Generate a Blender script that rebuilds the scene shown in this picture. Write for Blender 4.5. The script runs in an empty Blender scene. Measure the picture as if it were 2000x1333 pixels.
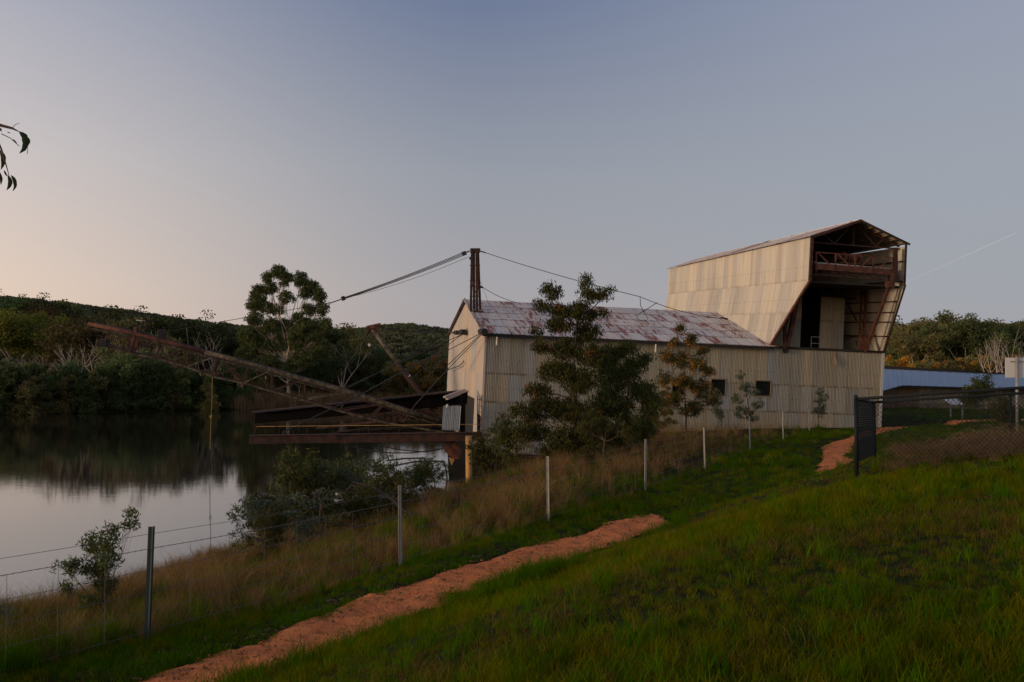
import bpy, math, random
import numpy as np
from mathutils import Vector, Matrix
R = math.radians
SC = bpy.context.scene
COL = SC.collection

# ------------------------------------------------------------------ camera
F = 1944.0
PITCH = math.atan(63.5 / F)
EYE = np.array([0.0, 0.0, 3.2])
cam = bpy.data.cameras.new('camera'); cam.sensor_width = 36; cam.lens = 35.0
cam.clip_start = 0.05; cam.clip_end = 12000
camo = bpy.data.objects.new('camera', cam); COL.objects.link(camo); SC.camera = camo
camo.location = EYE; camo.rotation_euler = (R(90) + PITCH, 0, 0)

# ------------------------------------------------------------------ sky and sun
SUN_AZ, SUN_EL = R(-115), R(4.5)                       # from +Y, clockwise positive
SD = Vector((math.sin(SUN_AZ) * math.cos(SUN_EL), math.cos(SUN_AZ) * math.cos(SUN_EL), math.sin(SUN_EL)))
w = bpy.data.worlds.new('World'); SC.world = w; w.use_nodes = True
nt = w.node_tree; N = nt.nodes; L = nt.links
bg = N['Background']; bg.inputs[1].default_value = 1.0
tc = N.new('ShaderNodeTexCoord'); sep = N.new('ShaderNodeSeparateXYZ'); L.new(tc.outputs['Generated'], sep.inputs[0])
def ramp(stops):
    r = N.new('ShaderNodeValToRGB'); r.color_ramp.interpolation = 'B_SPLINE' if len(stops) > 99 else 'EASE'
    r.color_ramp.interpolation = 'LINEAR'
    e = r.color_ramp.elements
    while len(e) < len(stops): e.new(0.5)
    for el, (p, c) in zip(e, stops): el.position = p; el.color = (*c, 1)
    L.new(sep.outputs['Z'], r.inputs[0]); return r.outputs[0]
rR = ramp([(0, (.36, .36, .40)), (.08, (.352, .368, .41)), (.2, (.345, .37, .425)), (.35, (.30, .335, .435)), (.7, (.18, .21, .34)), (1, (.12, .14, .27))])
rC = ramp([(0, (.42, .37, .385)), (.08, (.39, .372, .395)), (.2, (.315, .335, .385)), (.35, (.165, .205, .32)), (.7, (.13, .155, .28)), (1, (.12, .14, .27))])
rL = ramp([(0, (.90, .64, .47)), (.08, (.86, .67, .54)), (.2, (.68, .61, .59)), (.35, (.43, .445, .52)), (.7, (.20, .22, .33)), (1, (.12, .14, .27))])
rS = ramp([(0, (2.6, 1.4, .62)), (.08, (2.2, 1.35, .75)), (.2, (1.4, 1.1, .8)), (.35, (.8, .74, .66)), (.7, (.28, .29, .36)), (1, (.12, .14, .27))])
hv = N.new('ShaderNodeVectorMath'); hv.operation = 'MULTIPLY'; hv.inputs[1].default_value = (1, 1, 0); L.new(tc.outputs['Generated'], hv.inputs[0])
hn = N.new('ShaderNodeVectorMath'); hn.operation = 'NORMALIZE'; L.new(hv.outputs[0], hn.inputs[0])
dp = N.new('ShaderNodeVectorMath'); dp.operation = 'DOT_PRODUCT'; L.new(hn.outputs[0], dp.inputs[0])
dp.inputs[1].default_value = (math.sin(SUN_AZ), math.cos(SUN_AZ), 0)
def mr(a, b):
    m = N.new('ShaderNodeMapRange'); m.interpolation_type = 'SMOOTHSTEP'
    m.inputs[1].default_value = a; m.inputs[2].default_value = b; L.new(dp.outputs['Value'], m.inputs[0]); return m.outputs[0]
def mixc(f, a, b):
    m = N.new('ShaderNodeMix'); m.data_type = 'RGBA'
    if isinstance(f, float): m.inputs[0].default_value = f
    else: L.new(f, m.inputs[0])
    L.new(a, m.inputs[6]); L.new(b, m.inputs[7]); return m.outputs[2]
c = mixc(mr(-.85, -.36), rR, rC); c = mixc(mr(-.42, .2), c, rL); c = mixc(mr(.1, 1.0), c, rS)
sk = N.new('ShaderNodeTexSky'); sk.sky_type = 'NISHITA'; sk.sun_disc = False; sk.sun_elevation = SUN_EL; sk.sun_rotation = SUN_AZ
sk.dust_density = 1.0; sk.ozone_density = 2.0
sm = N.new('ShaderNodeVectorMath'); sm.operation = 'SCALE'; sm.inputs['Scale'].default_value = 0.15; L.new(sk.outputs[0], sm.inputs[0])
c = mixc(.06, c, sm.outputs[0])
L.new(c, bg.inputs[0])
sun = bpy.data.lights.new('sun', 'SUN'); sun.energy = 1.7; sun.angle = R(7); sun.color = (1.0, .70, .45)
suno = bpy.data.objects.new('sun', sun); COL.objects.link(suno); suno.rotation_euler = (-SD).to_track_quat('-Z', 'Y').to_euler()
suno.location = (-60, -30, 40)
VS = SC.view_settings; VS.view_transform = 'Standard'; VS.look = 'None'; VS.exposure = 0; VS.gamma = 1; VS.use_curve_mapping = False
SC.cycles.max_bounces = 6; SC.cycles.diffuse_bounces = 3; SC.cycles.transparent_max_bounces = 8

# ------------------------------------------------------------------ helpers
def ray(px, py):
    u = (px - 1000) / F; v = -(py - 666.5) / F
    return np.array([u, math.cos(PITCH) - v * math.sin(PITCH), math.sin(PITCH) + v * math.cos(PITCH)])
def at(px, py, D):                                     # the world point seen at a picture position, D metres out
    r = ray(px, py); return EYE + r * D / r[1]
def tag(o, label=None, cat=None, group=None, kind=None):
    if label: o['label'] = label
    if cat: o['category'] = cat
    if group: o['group'] = group
    if kind: o['kind'] = kind
    return o
def empty(name, loc=(0, 0, 0), label=None, cat=None, group=None):
    o = bpy.data.objects.new(name, None); COL.objects.link(o); o.location = loc; o.empty_display_size = .2
    return tag(o, label, cat, group)
def link(name, me, parent=None, loc=None):
    o = bpy.data.objects.new(name, me); COL.objects.link(o)
    if parent is not None: o.parent = parent
    if loc is not None: o.location = loc
    return o
def mesh_np(name, V, Q, mat=None, smooth=False):
    """V (n,3) array, Q (m,k) array of equal-size faces"""
    V = np.ascontiguousarray(V, dtype=np.float32); Q = np.ascontiguousarray(Q, dtype=np.int32)
    me = bpy.data.meshes.new(name); m, k = Q.shape
    me.vertices.add(len(V)); me.vertices.foreach_set('co', V.ravel())
    me.loops.add(m * k); me.loops.foreach_set('vertex_index', Q.ravel())
    me.polygons.add(m); me.polygons.foreach_set('loop_start', np.arange(0, m * k, k, dtype=np.int32))
    me.polygons.foreach_set('loop_total', np.full(m, k, dtype=np.int32))
    if smooth: me.polygons.foreach_set('use_smooth', np.ones(m, dtype=bool))
    me.update(calc_edges=True)
    if mat: me.materials.append(mat)
    return me
class MB:
    def __init__(s): s.v = []; s.f = []
    def add(s, vs, fs):
        b = len(s.v); s.v += [tuple(map(float, p)) for p in vs]; s.f += [tuple(i + b for i in f) for f in fs]; return s
    def box(s, x0, x1, y0, y1, z0, z1):
        return s.add([(x, y, z) for z in (z0, z1) for y in (y0, y1) for x in (x0, x1)],
                     [(0, 2, 3, 1), (4, 5, 7, 6), (0, 1, 5, 4), (2, 6, 7, 3), (0, 4, 6, 2), (1, 3, 7, 5)])
    def bar(s, a, b, w, h=None, up=(0, 0, 1)):
        a = Vector(a); b = Vector(b); h = h or w; d = (b - a).normalized(); u = Vector(up)
        if abs(d.dot(u)) > .98: u = Vector((0, 1, 0))
        x = d.cross(u).normalized() * w / 2; y = x.cross(d).normalized() * h / 2
        return s.add([a - x - y, a + x - y, a + x + y, a - x + y, b - x - y, b + x - y, b + x + y, b - x + y],
                     [(3, 2, 1, 0), (4, 5, 6, 7), (0, 1, 5, 4), (1, 2, 6, 5), (2, 3, 7, 6), (3, 0, 4, 7)])
    def tube(s, pts, r, n=6, r1=None):
        pts = [Vector(p) for p in pts]; k = len(pts); vs = []; fs = []
        for i, p in enumerate(pts):
            d = (pts[min(i + 1, k - 1)] - pts[max(i - 1, 0)]).normalized()
            u = Vector((0, 0, 1)) if abs(d.z) < .9 else Vector((1, 0, 0))
            x = d.cross(u).normalized(); y = d.cross(x)
            rr = r if r1 is None else r + (r1 - r) * i / (k - 1)
            vs += [p + (x * math.cos(2 * math.pi * j / n) + y * math.sin(2 * math.pi * j / n)) * rr for j in range(n)]
        for i in range(k - 1):
            fs += [(i * n + j, i * n + (j + 1) % n, (i + 1) * n + (j + 1) % n, (i + 1) * n + j) for j in range(n)]
        fs += [tuple(range(n))[::-1], tuple((k - 1) * n + j for j in range(n))]
        return s.add(vs, fs)
    def mesh(s, name, mat, smooth=False):
        me = bpy.data.meshes.new(name); me.from_pydata(s.v, [], s.f); me.materials.append(mat)
        if smooth:
            for p in me.polygons: p.use_smooth = len(p.vertices) == 4
        return me
    def build(s, name, mat, parent=None, smooth=False): return link(name, s.mesh(name, mat, smooth), parent)
def sag(a, b, drop, n=12):
    a = Vector(a); b = Vector(b); return [a.lerp(b, i / n) - Vector((0, 0, drop * 4 * (i / n) * (1 - i / n))) for i in range(n + 1)]

# ------------------------------------------------------------------ materials
def mat(name, base=(.5, .5, .5), rough=.8, metal=0.0):
    m = bpy.data.materials.new(name); m.use_nodes = True; p = m.node_tree.nodes['Principled BSDF']
    p.inputs['Base Color'].default_value = (*base, 1); p.inputs['Roughness'].default_value = rough; p.inputs['Metallic'].default_value = metal
    return m
def nd(m, t, **k):
    n = m.node_tree.nodes.new(t)
    for a, v in k.items(): setattr(n, a, v)
    return n
def lk(m, a, b): m.node_tree.links.new(a, b)
def noise(m, scale, detail=4, vec=None, rough=.6, stretch=None):
    n = nd(m, 'ShaderNodeTexNoise'); n.inputs['Scale'].default_value = scale; n.inputs['Detail'].default_value = detail; n.inputs['Roughness'].default_value = rough
    if vec is None: vec = nd(m, 'ShaderNodeNewGeometry').outputs['Position']
    if stretch:
        mp = nd(m, 'ShaderNodeMapping'); mp.inputs['Scale'].default_value = stretch; lk(m, vec, mp.inputs[0]); vec = mp.outputs[0]
    lk(m, vec, n.inputs[0]); return n.outputs[0]
def mrange(m, v, a, b, c=0.0, d=1.0):
    n = nd(m, 'ShaderNodeMapRange'); lk(m, v, n.inputs[0])
    for i, x in enumerate((a, b, c, d)): n.inputs[i + 1].default_value = x
    return n.outputs[0]
def mix(m, f, a, b, mode='MIX'):
    n = nd(m, 'ShaderNodeMix', data_type='RGBA', blend_type=mode)
    if isinstance(f, (int, float)): n.inputs[0].default_value = f
    else: lk(m, f, n.inputs[0])
    for i, x in ((6, a), (7, b)):
        if isinstance(x, tuple): n.inputs[i].default_value = (*x, 1)
        else: lk(m, x, n.inputs[i])
    return n.outputs[2]
def P(m): return m.node_tree.nodes['Principled BSDF']
def bump(m, h, dist, strength=1.0):
    b = nd(m, 'ShaderNodeBump'); b.inputs['Distance'].default_value = dist; b.inputs['Strength'].default_value = strength
    lk(m, h, b.inputs['Height']); lk(m, b.outputs[0], P(m).inputs['Normal'])
def math2(m, op, a, b):
    n = nd(m, 'ShaderNodeMath', operation=op)
    for i, x in ((0, a), (1, b)):
        if isinstance(x, (int, float)): n.inputs[i].default_value = x
        else: lk(m, x, n.inputs[i])
    return n.outputs[0]

def leaf_mat(name, c1, c2, trans=.25, rough=.55, spec=.12, vr=(.72, 1.3)):
    m = mat(name, c1, rough); g = nd(m, 'ShaderNodeNewGeometry'); oi = nd(m, 'ShaderNodeObjectInfo')
    col = mix(m, g.outputs['Random Per Island'], c1, c2)
    big = noise(m, .5, 2)
    col = mix(m, mrange(m, big, .35, .65), col, mix(m, .5, col, c2), 'MIX')
    hs = nd(m, 'ShaderNodeHueSaturation'); lk(m, col, hs.inputs['Color'])
    lk(m, mrange(m, oi.outputs['Random'], 0, 1, *vr), hs.inputs['Value']); lk(m, mrange(m, oi.outputs['Random'], 0, 1, .475, .515), hs.inputs['Hue'])
    lk(m, hs.outputs[0], P(m).inputs['Base Color'])
    P(m).inputs['Specular IOR Level'].default_value = spec
    t = nd(m, 'ShaderNodeBsdfTranslucent'); lk(m, hs.outputs[0], t.inputs[0])
    ms = nd(m, 'ShaderNodeMixShader'); ms.inputs[0].default_value = trans
    lk(m, P(m).outputs[0], ms.inputs[1]); lk(m, t.outputs[0], ms.inputs[2])
    lk(m, ms.outputs[0], m.node_tree.nodes['Material Output'].inputs[0]); return m
def bark_mat(name, c1, c2, scale=3.0):
    m = mat(name, c1, .9); n = noise(m, scale, 5, stretch=(1, 1, .35))
    lk(m, mix(m, mrange(m, n, .35, .65), c1, c2), P(m).inputs['Base Color']); bump(m, n, .03); return m
def iron_mat(name, tones, rust, streak=1.0, rough=.55, rustamt=(.62, .75), metal=.0, lap=.6, sheet=True):
    """weathered corrugated iron: a tone per sheet, streaks down the sheet, rust blooms and rusty laps that double as seam shadow lines"""
    m = mat(name, tones[0], rough, metal); oi = nd(m, 'ShaderNodeObjectInfo'); g = nd(m, 'ShaderNodeNewGeometry'); tcn = nd(m, 'ShaderNodeTexCoord')
    rnd = nd(m, 'ShaderNodeMath', operation='FRACT'); lk(m, math2(m, 'ADD', math2(m, 'MULTIPLY', oi.outputs['Random'], 7.31), g.outputs['Random Per Island']), rnd.inputs[0])
    cr = nd(m, 'ShaderNodeValToRGB'); cr.color_ramp.interpolation = 'LINEAR'; e = cr.color_ramp.elements
    while len(e) < len(tones): e.new(.5)
    for i, (el, t) in enumerate(zip(e, tones)): el.position = i / (len(tones) - 1); el.color = (*t, 1)
    lk(m, rnd.outputs[0], cr.inputs[0])
    if sheet:
        sp = nd(m, 'ShaderNodeVectorMath', operation='ADD'); lk(m, tcn.outputs['Object'], sp.inputs[0])
        cmb = nd(m, 'ShaderNodeCombineXYZ'); lk(m, math2(m, 'MULTIPLY', oi.outputs['Random'], 91), cmb.inputs[0]); lk(m, math2(m, 'MULTIPLY', oi.outputs['Random'], 57), cmb.inputs[2]); lk(m, cmb.outputs[0], sp.inputs[1]); vec = sp.outputs[0]
    else: vec = tcn.outputs['Object']
    st = noise(m, 1.0, 5, vec, stretch=(11, 9, .35)); st2 = noise(m, 1.0, 3, vec, stretch=(2.6, 2.6, .15))
    col = mix(m, mrange(m, st, .3, .7, 0, .6 * streak), cr.outputs[0], mix(m, 1.0, cr.outputs[0], (.58, .50, .42), 'MULTIPLY'))
    col = mix(m, mrange(m, st2, .5, .68, 0, .5 * streak), col, rust[0])
    rn = noise(m, 1.0, 7, vec, rough=.7, stretch=(4.0, 2, .55))
    rn = math2(m, 'ADD', rn, math2(m, 'MULTIPLY', math2(m, 'SUBTRACT', rnd.outputs[0], .5), .15 if sheet else .05))
    col = mix(m, mrange(m, rn, *rustamt), col, mix(m, noise(m, 8, 3), rust[0], rust[1]))
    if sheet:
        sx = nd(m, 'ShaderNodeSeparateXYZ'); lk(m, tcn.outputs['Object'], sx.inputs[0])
        lapm = math2(m, 'MULTIPLY', mrange(m, sx.outputs[2], .02, .16, lap, 0), mrange(m, noise(m, 3, 3), .35, .6))  # rust along the laps, also painted in as the dark seam shadow
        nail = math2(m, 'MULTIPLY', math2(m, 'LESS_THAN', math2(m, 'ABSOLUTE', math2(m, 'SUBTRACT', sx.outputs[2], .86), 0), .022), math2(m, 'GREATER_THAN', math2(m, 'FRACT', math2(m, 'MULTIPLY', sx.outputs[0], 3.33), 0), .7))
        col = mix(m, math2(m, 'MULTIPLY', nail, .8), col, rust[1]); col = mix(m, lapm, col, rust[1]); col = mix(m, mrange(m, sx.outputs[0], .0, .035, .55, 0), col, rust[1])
    lk(m, col, P(m).inputs['Base Color']); lk(m, mrange(m, st, .3, .7, rough - .1, rough + .2), P(m).inputs['Roughness'])
    return m

M = {}
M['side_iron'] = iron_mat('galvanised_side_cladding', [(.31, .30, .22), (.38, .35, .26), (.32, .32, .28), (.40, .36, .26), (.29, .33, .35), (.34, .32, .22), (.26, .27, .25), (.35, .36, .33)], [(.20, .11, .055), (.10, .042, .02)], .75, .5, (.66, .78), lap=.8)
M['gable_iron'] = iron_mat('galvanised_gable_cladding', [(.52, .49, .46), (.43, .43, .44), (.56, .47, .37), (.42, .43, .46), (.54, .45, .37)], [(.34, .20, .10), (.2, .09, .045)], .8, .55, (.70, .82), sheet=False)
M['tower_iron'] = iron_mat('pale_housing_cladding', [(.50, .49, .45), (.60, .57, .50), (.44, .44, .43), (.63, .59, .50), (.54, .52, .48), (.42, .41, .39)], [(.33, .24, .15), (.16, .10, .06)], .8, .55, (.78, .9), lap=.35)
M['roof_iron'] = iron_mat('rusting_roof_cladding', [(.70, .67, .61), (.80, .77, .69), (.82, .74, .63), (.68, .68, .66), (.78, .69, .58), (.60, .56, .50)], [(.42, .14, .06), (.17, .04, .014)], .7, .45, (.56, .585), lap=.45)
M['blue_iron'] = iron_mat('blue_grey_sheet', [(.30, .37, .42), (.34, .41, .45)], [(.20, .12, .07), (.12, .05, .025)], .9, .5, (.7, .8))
M['rust'] = mat('rusty_steel', (.10, .04, .022), .85)
_n = noise(M['rust'], 2.2, 7); lk(M['rust'], mix(M['rust'], mrange(M['rust'], _n, .35, .68), (.018, .011, .009), (.075, .027, .016)), P(M['rust']).inputs['Base Color']); bump(M['rust'], _n, .01)
M['red_rust'] = mat('red_oxide_steel', (.2, .07, .045), .8)
_n = noise(M['red_rust'], 2.5, 7); lk(M['red_rust'], mix(M['red_rust'], mrange(M['red_rust'], _n, .35, .65), (.04, .016, .012), (.17, .055, .03)), P(M['red_rust']).inputs['Base Color'])
M['mossy'] = mat('lichened_steel', (.12, .1, .07), .9)
_n = noise(M['mossy'], 3.5, 7); lk(M['mossy'], mix(M['mossy'], mrange(M['mossy'], _n, .4, .62), (.035, .022, .016), (.14, .12, .075)), P(M['mossy']).inputs['Base Color']); bump(M['mossy'], _n, .02)
M['yellow'] = mat('weathered_yellow_steel', (.3, .2, .06), .75)
_n = noise(M['yellow'], 2.0, 6, stretch=(1, 1, .4)); lk(M['yellow'], mix(M['yellow'], mrange(M['yellow'], _n, .45, .65), (.48, .28, .08), (.28, .15, .05)), P(M['yellow']).inputs['Base Color'])
M['dark'] = mat('dark_steel', (.018, .016, .014), .9)
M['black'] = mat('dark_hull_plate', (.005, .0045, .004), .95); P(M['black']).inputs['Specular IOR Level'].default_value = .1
M['cable'] = mat('steel_cable', (.03, .027, .025), .7)
M['wire'] = mat('galvanised_wire', (.13, .13, .125), .6, .3)
M['rope'] = mat('yellow_rope', (.26, .17, .05), .9)
M['timber'] = mat('old_timber', (.20, .15, .09), .9)
M['glass'] = mat('dark_pane', (.012, .013, .014), .15)
M['trim'] = mat('pale_trim', (.46, .47, .47), .5)
M['white'] = mat('white_painted_sign', (.62, .62, .60), .5)
M['galv'] = mat('galvanised_post', (.42, .42, .40), .6)
_n = noise(M['galv'], 14, 4); lk(M['galv'], mix(M['galv'], _n, (.16, .16, .15), (.36, .36, .34)), P(M['galv']).inputs['Base Color'])
M['green_post'] = mat('dark_green_post', (.018, .035, .038), .6)
M['pvc'] = mat('black_coated_steel', (.010, .014, .018), .6); P(M['pvc']).inputs['Specular IOR Level'].default_value = .15
M['bark_pale'] = bark_mat('pale_gum_bark', (.52, .44, .34), (.28, .21, .15))
M['bark_dark'] = bark_mat('dark_bark', (.055, .04, .028), (.10, .07, .045), 8)
M['bark_dead'] = bark_mat('bleached_wood', (.50, .43, .36), (.36, .28, .21))
M['leaf_gum'] = leaf_mat('gum_leaves', (.045, .07, .018), (.10, .12, .045), .25, .55, .06, (.55, 1.75))
M['leaf_olive'] = leaf_mat('olive_leaves', (.07, .075, .018), (.14, .12, .05), .25, .55, .06, (.55, 1.75))
M['leaf_deep'] = leaf_mat('deep_green_leaves', (.032, .058, .024), (.065, .095, .032), .25, .55, .06, (.55, 1.75))
M['leaf_bright'] = leaf_mat('bright_green_leaves', (.07, .12, .02), (.15, .18, .035))
M['leaf_wattle'] = leaf_mat('wattle_leaves', (.020, .040, .014), (.085, .085, .022), .2, .55, .06)
M['leaf_blue'] = leaf_mat('grey_green_leaves', (.06, .085, .055), (.11, .13, .08))
M['leaf_fresh'] = leaf_mat('fresh_green_leaves', (.035, .06, .018), (.10, .125, .035), .25, .5, .1)
M['brush'] = leaf_mat('dead_bramble', (.09, .055, .032), (.24, .155, .09), .1, .8)
M['leaf_gold'] = leaf_mat('golden_wattle_bloom', (.42, .22, .02), (.62, .36, .04), .2)
M['leaf_rustgold'] = leaf_mat('fading_wattle_bloom', (.16, .09, .02), (.40, .21, .035), .2)
M['hillleaf'] = leaf_mat('hillside_leaves', (.045, .068, .036), (.12, .125, .06))
M['grass'] = leaf_mat('green_grass', (.038, .105, .001), (.095, .17, .002), .35, .6, 0)
M['grass_olive'] = leaf_mat('olive_grass', (.078, .11, .001), (.19, .15, .006), .35, .6, 0)
M['grass_dark'] = leaf_mat('dark_grass', (.025, .078, .001), (.058, .13, .001), .35, .6, 0)
M['straw'] = leaf_mat('dry_grass', (.15, .09, .03), (.32, .20, .08), .3, .7, .03)
M['straw_dark'] = leaf_mat('brown_grass', (.07, .045, .014), (.15, .095, .032), .3, .7, .03)
M['reed'] = leaf_mat('dry_reeds', (.13, .09, .045), (.24, .17, .09), .3, .7)
M['litter'] = leaf_mat('leaf_litter', (.04, .022, .012), (.17, .12, .08), .1, .8)

# ------------------------------------------------------------------ terrain
SHORE = np.array([(-160, 14), (-60, 17), (-30, 20), (-13.8, 25.5), (-11.9, 32), (-10.2, 39), (-7, 45.5), (-2.5, 52.5), (2, 58), (8, 61.3), (14, 63.2), (24.2, 65.8),
                  (25.2, 72), (26, 92), (24, 130), (8, 166), (-12, 181), (-46, 173), (-76, 148), (-112, 122), (-170, 80)], float)
MOUND = np.array([(-5.2, -20), (-4.9, 0), (-4.4, 5), (-3.05, 10.1), (-1.95, 11.7), (-1.0, 13.5), (.62, 16.2), (1.4, 17.3), (2.3, 18.6), (3.7, 22.2), (6, 25), (12, 26), (34, 26), (34, -20)], float)
def sdist(P2, X, Y):
    """signed distance to a polygon, negative inside"""
    d2 = np.full(X.shape, 1e18); ins = np.zeros(X.shape, bool); n = len(P2)
    for i in range(n):
        ax, ay = P2[i]; bx, by = P2[(i + 1) % n]; ex, ey = bx - ax, by - ay
        t = np.clip(((X - ax) * ex + (Y - ay) * ey) / (ex * ex + ey * ey), 0, 1)
        d2 = np.minimum(d2, (X - ax - t * ex) ** 2 + (Y - ay - t * ey) ** 2)
        c = ((ay > Y) != (by > Y)) & (X < (bx - ax) * (Y - ay) / ((by - ay) if by != ay else 1e-9) + ax); ins ^= c
    d = np.sqrt(d2); return np.where(ins, -d, d)
def ss(a, b, x): t = np.clip((x - a) / (b - a), 0, 1); return t * t * (3 - 2 * t)
SKYL = np.array([(-1500, 650), (-600, 600), (-200, 585), (0, 594), (120, 600), (250, 612), (370, 630), (440, 636), (600, 650), (700, 640), (750, 633), (800, 631), (850, 638), (900, 645), (1000, 660), (1400, 665),
                 (1700, 652), (1780, 647), (1840, 645), (1900, 650), (2000, 652), (2400, 640), (3500, 660)], float)
def lump(X, Y, s, seed):
    r = np.random.RandomState(seed); z = np.zeros(X.shape)
    for k in range(5):
        a = r.rand() * 6.28; f = (1.0 + .5 * k) / s; z += np.sin((X * math.cos(a) + Y * math.sin(a)) * f + r.rand() * 6.28) / (1 + .5 * k)
    return z / 3
def ground(X, Y):
    X = np.asarray(X, float); Y = np.asarray(Y, float)
    ds = sdist(SHORE, X, Y)
    zp = np.where(X < 45, -2.1 * ss(85, 130, Y - np.maximum(X, 0) * .8), 0.0)
    wd = 14 - 9.5 * ss(-5, 11, X); wd = np.where(Y > 90, 4.0, wd)
    t = np.clip(ds / wd, -.35, 1); prof = np.where(t < .8, t, .8 + .2 * ss(.8, 1.25, np.clip(ds / wd, .8, 1.25)) * 1.0)
    z = -3.25 + (zp + 3.25) * np.clip(prof, -.5, 1)
    z = np.where(ds < 0, -3.25 + np.clip(ds * .3, -1.6, 0), z)
    dm = -sdist(MOUND, X, Y); tm = np.clip(dm / 3.9, 0, 2)
    mh = .35 * dm; mh = np.where(mh < 1.3, mh, 1.3 + .4 * (1 - np.exp(-(mh - 1.3) / .4)))
    mh = np.where(dm > 0, mh, 0) + np.where(dm > 0, .03 * np.clip(X - 3, 0, 6) * ss(0, 3.5, dm), 0)
    z = z + mh + (lump(X, Y, 2.2, 3) * .05 + lump(X, Y, .7, 5) * .018) * (ds > 0)
    r = np.hypot(X, Y); px = 1000 + F * X / np.maximum(Y, 1e-3); px = np.where(Y <= 1, np.where(X < 0, -1500, 3500), px)
    py = np.interp(px, SKYL[:, 0], SKYL[:, 1]); H = (730 - py) / F * 760 + 3.2 - 8
    z = z + (H + lump(X, Y, 90, 9) * 5) * ss(230, 760, r) * (1 - .6 * ss(800, 1600, r))
    return z
def gz(x, y): return float(ground(np.array([x]), np.array([y]))[0])
# path over the ground
PATH = [(-6.6, 5.2, .5), (-5.2, 7.8, .52), (-3.6, 10.25, .56), (-2.5, 12.1, .62), (-1.6, 13.95, .62), (-.5, 15.95, .66), (.68, 17.75, .7), (1.95, 19.8, .66), (2.75, 21.4, .62), (3.2, 22.3, .40), (3.6, 23.1, .08), (5.6, 25.3, .03), (8.2, 28.2, .03), (10.1, 31.9, .36), (11.2, 35, .56), (12.8, 39.5, .55), (14.7, 45, .55), (17.2, 49.6, .45), (20.6, 56, .6), (24, 61, .7), (28.5, 66, 1.0), (34, 69, 1.0), (42, 72, 1.0)]
def smooth_poly(pts, step):
    pts = np.array(pts, float); n = len(pts); out = []
    for i in range(n - 1):
        p0, p1, p2, p3 = pts[max(i - 1, 0)], pts[i], pts[i + 1], pts[min(i + 2, n - 1)]
        k = max(2, int(np.hypot(*(p2 - p1)[:2]) / step))
        for j in range(k):
            t = j / k; out.append(.5 * ((2 * p1) + (-p0 + p2) * t + (2 * p0 - 5 * p1 + 4 * p2 - p3) * t * t + (-p0 + 3 * p1 - 3 * p2 + p3) * t ** 3))
    out.append(pts[-1]); return np.array(out)
PC = smooth_poly(PATH, .12)
def path_dist(X, Y):
    """distance to the path's centre line minus its half width"""
    d = np.full(X.shape, 1e9)
    for x, y, hw in PC[::4]: d = np.minimum(d, np.hypot(X - x, Y - y) - hw)
    return d
def axis(a, b, step, far0, far1, g=1.07):
    v = list(np.arange(a, b + 1e-6, step)); s = step; x = b
    while x < far1: s *= g; x += s; v.append(x)
    s = step; x = a; lo = []
    while x > far0: s *= g; x -= s; lo.append(x)
    return np.array(lo[::-1] + v)
gx = axis(-16, 24, .3, -2400, 2600); gy = axis(2, 68, .33, -1200, 3000)
GX, GY = np.meshgrid(gx, gy); GZ = ground(GX.ravel(), GY.ravel())
near = (np.abs(GX.ravel()) < 60) & (GY.ravel() < 90) & (GY.ravel() > 0)
pdn = np.full(GX.size, 9.0); pdn[near] = path_dist(GX.ravel()[near], GY.ravel()[near]); GZ = GZ - .05 * (pdn < .1)
nx, ny = len(gx), len(gy); I = np.arange(nx * ny).reshape(ny, nx)
Q = np.stack([I[:-1, :-1], I[:-1, 1:], I[1:, 1:], I[1:, :-1]], -1).reshape(-1, 4)
m = mat('soil_and_turf', (.05, .05, .02), .95)
n1 = noise(m, .6, 6); n2 = noise(m, 7, 5)
cc = mix(m, mrange(m, n1, .4, .6), (.014, .026, .002), (.034, .024, .008)); cc = mix(m, mrange(m, n2, .45, .7), cc, (.022, .012, .006))
lk(m, cc, P(m).inputs['Base Color']); bump(m, n2, .04); P(m).inputs['Specular IOR Level'].default_value = .05; M['soil'] = m
g_me = mesh_np('ground', np.stack([GX.ravel(), GY.ravel(), GZ], 1), Q, m, True)
tag(link('ground', g_me), kind='structure')
# path
m = mat('orange_gravel', (.3, .15, .09), .95)
n1 = noise(m, 1.3, 6); n2 = noise(m, 22, 5); n3 = noise(m, 90, 3)
cc = mix(m, mrange(m, n1, .35, .65), (.90, .29, .09), (.70, .21, .068)); cc = mix(m, mrange(m, noise(m, 3, 7, rough=.8), .5, .66, 0, .85), cc, (.22, .085, .045)); cc = mix(m, mrange(m, n2, .56, .7), cc, (.13, .06, .035)); cc = mix(m, mrange(m, n3, .6, .75), cc, (.50, .30, .2))  # darker noise patches paint in the shadows of leaves and clods
lk(m, cc, P(m).inputs['Base Color']); bump(m, math2(m, 'ADD', n2, math2(m, 'MULTIPLY', n3, .4)), .035); P(m).inputs['Specular IOR Level'].default_value = .08; M['gravel'] = m
rr = np.random.RandomState(4); k = len(PC); K = 9
tg = np.gradient(PC[:, :2], axis=0); tg /= np.linalg.norm(tg, axis=1)[:, None]; nm = np.stack([-tg[:, 1], tg[:, 0]], 1)
def wob(n, seed):
    r = np.random.RandomState(seed); a = np.zeros(n)
    for s, amp in ((60, .07), (18, .08), (7, .07), (3, .06)):
        kn = r.randn(n // s + 3); a += amp * np.interp(np.arange(n) / s, np.arange(len(kn)), kn)
    return a
wl, wr = wob(k, 1), wob(k, 2); V = []
for j in range(K):
    f = j / (K - 1); off = -(PC[:, 2] + wr) * (1 - f) + (PC[:, 2] + wl) * f
    V.append(PC[:, :2] + nm * off[:, None])
V = np.array(V).transpose(1, 0, 2).reshape(-1, 2)
edge = np.tile(np.minimum(np.arange(K), np.arange(K)[::-1]), k)
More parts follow.
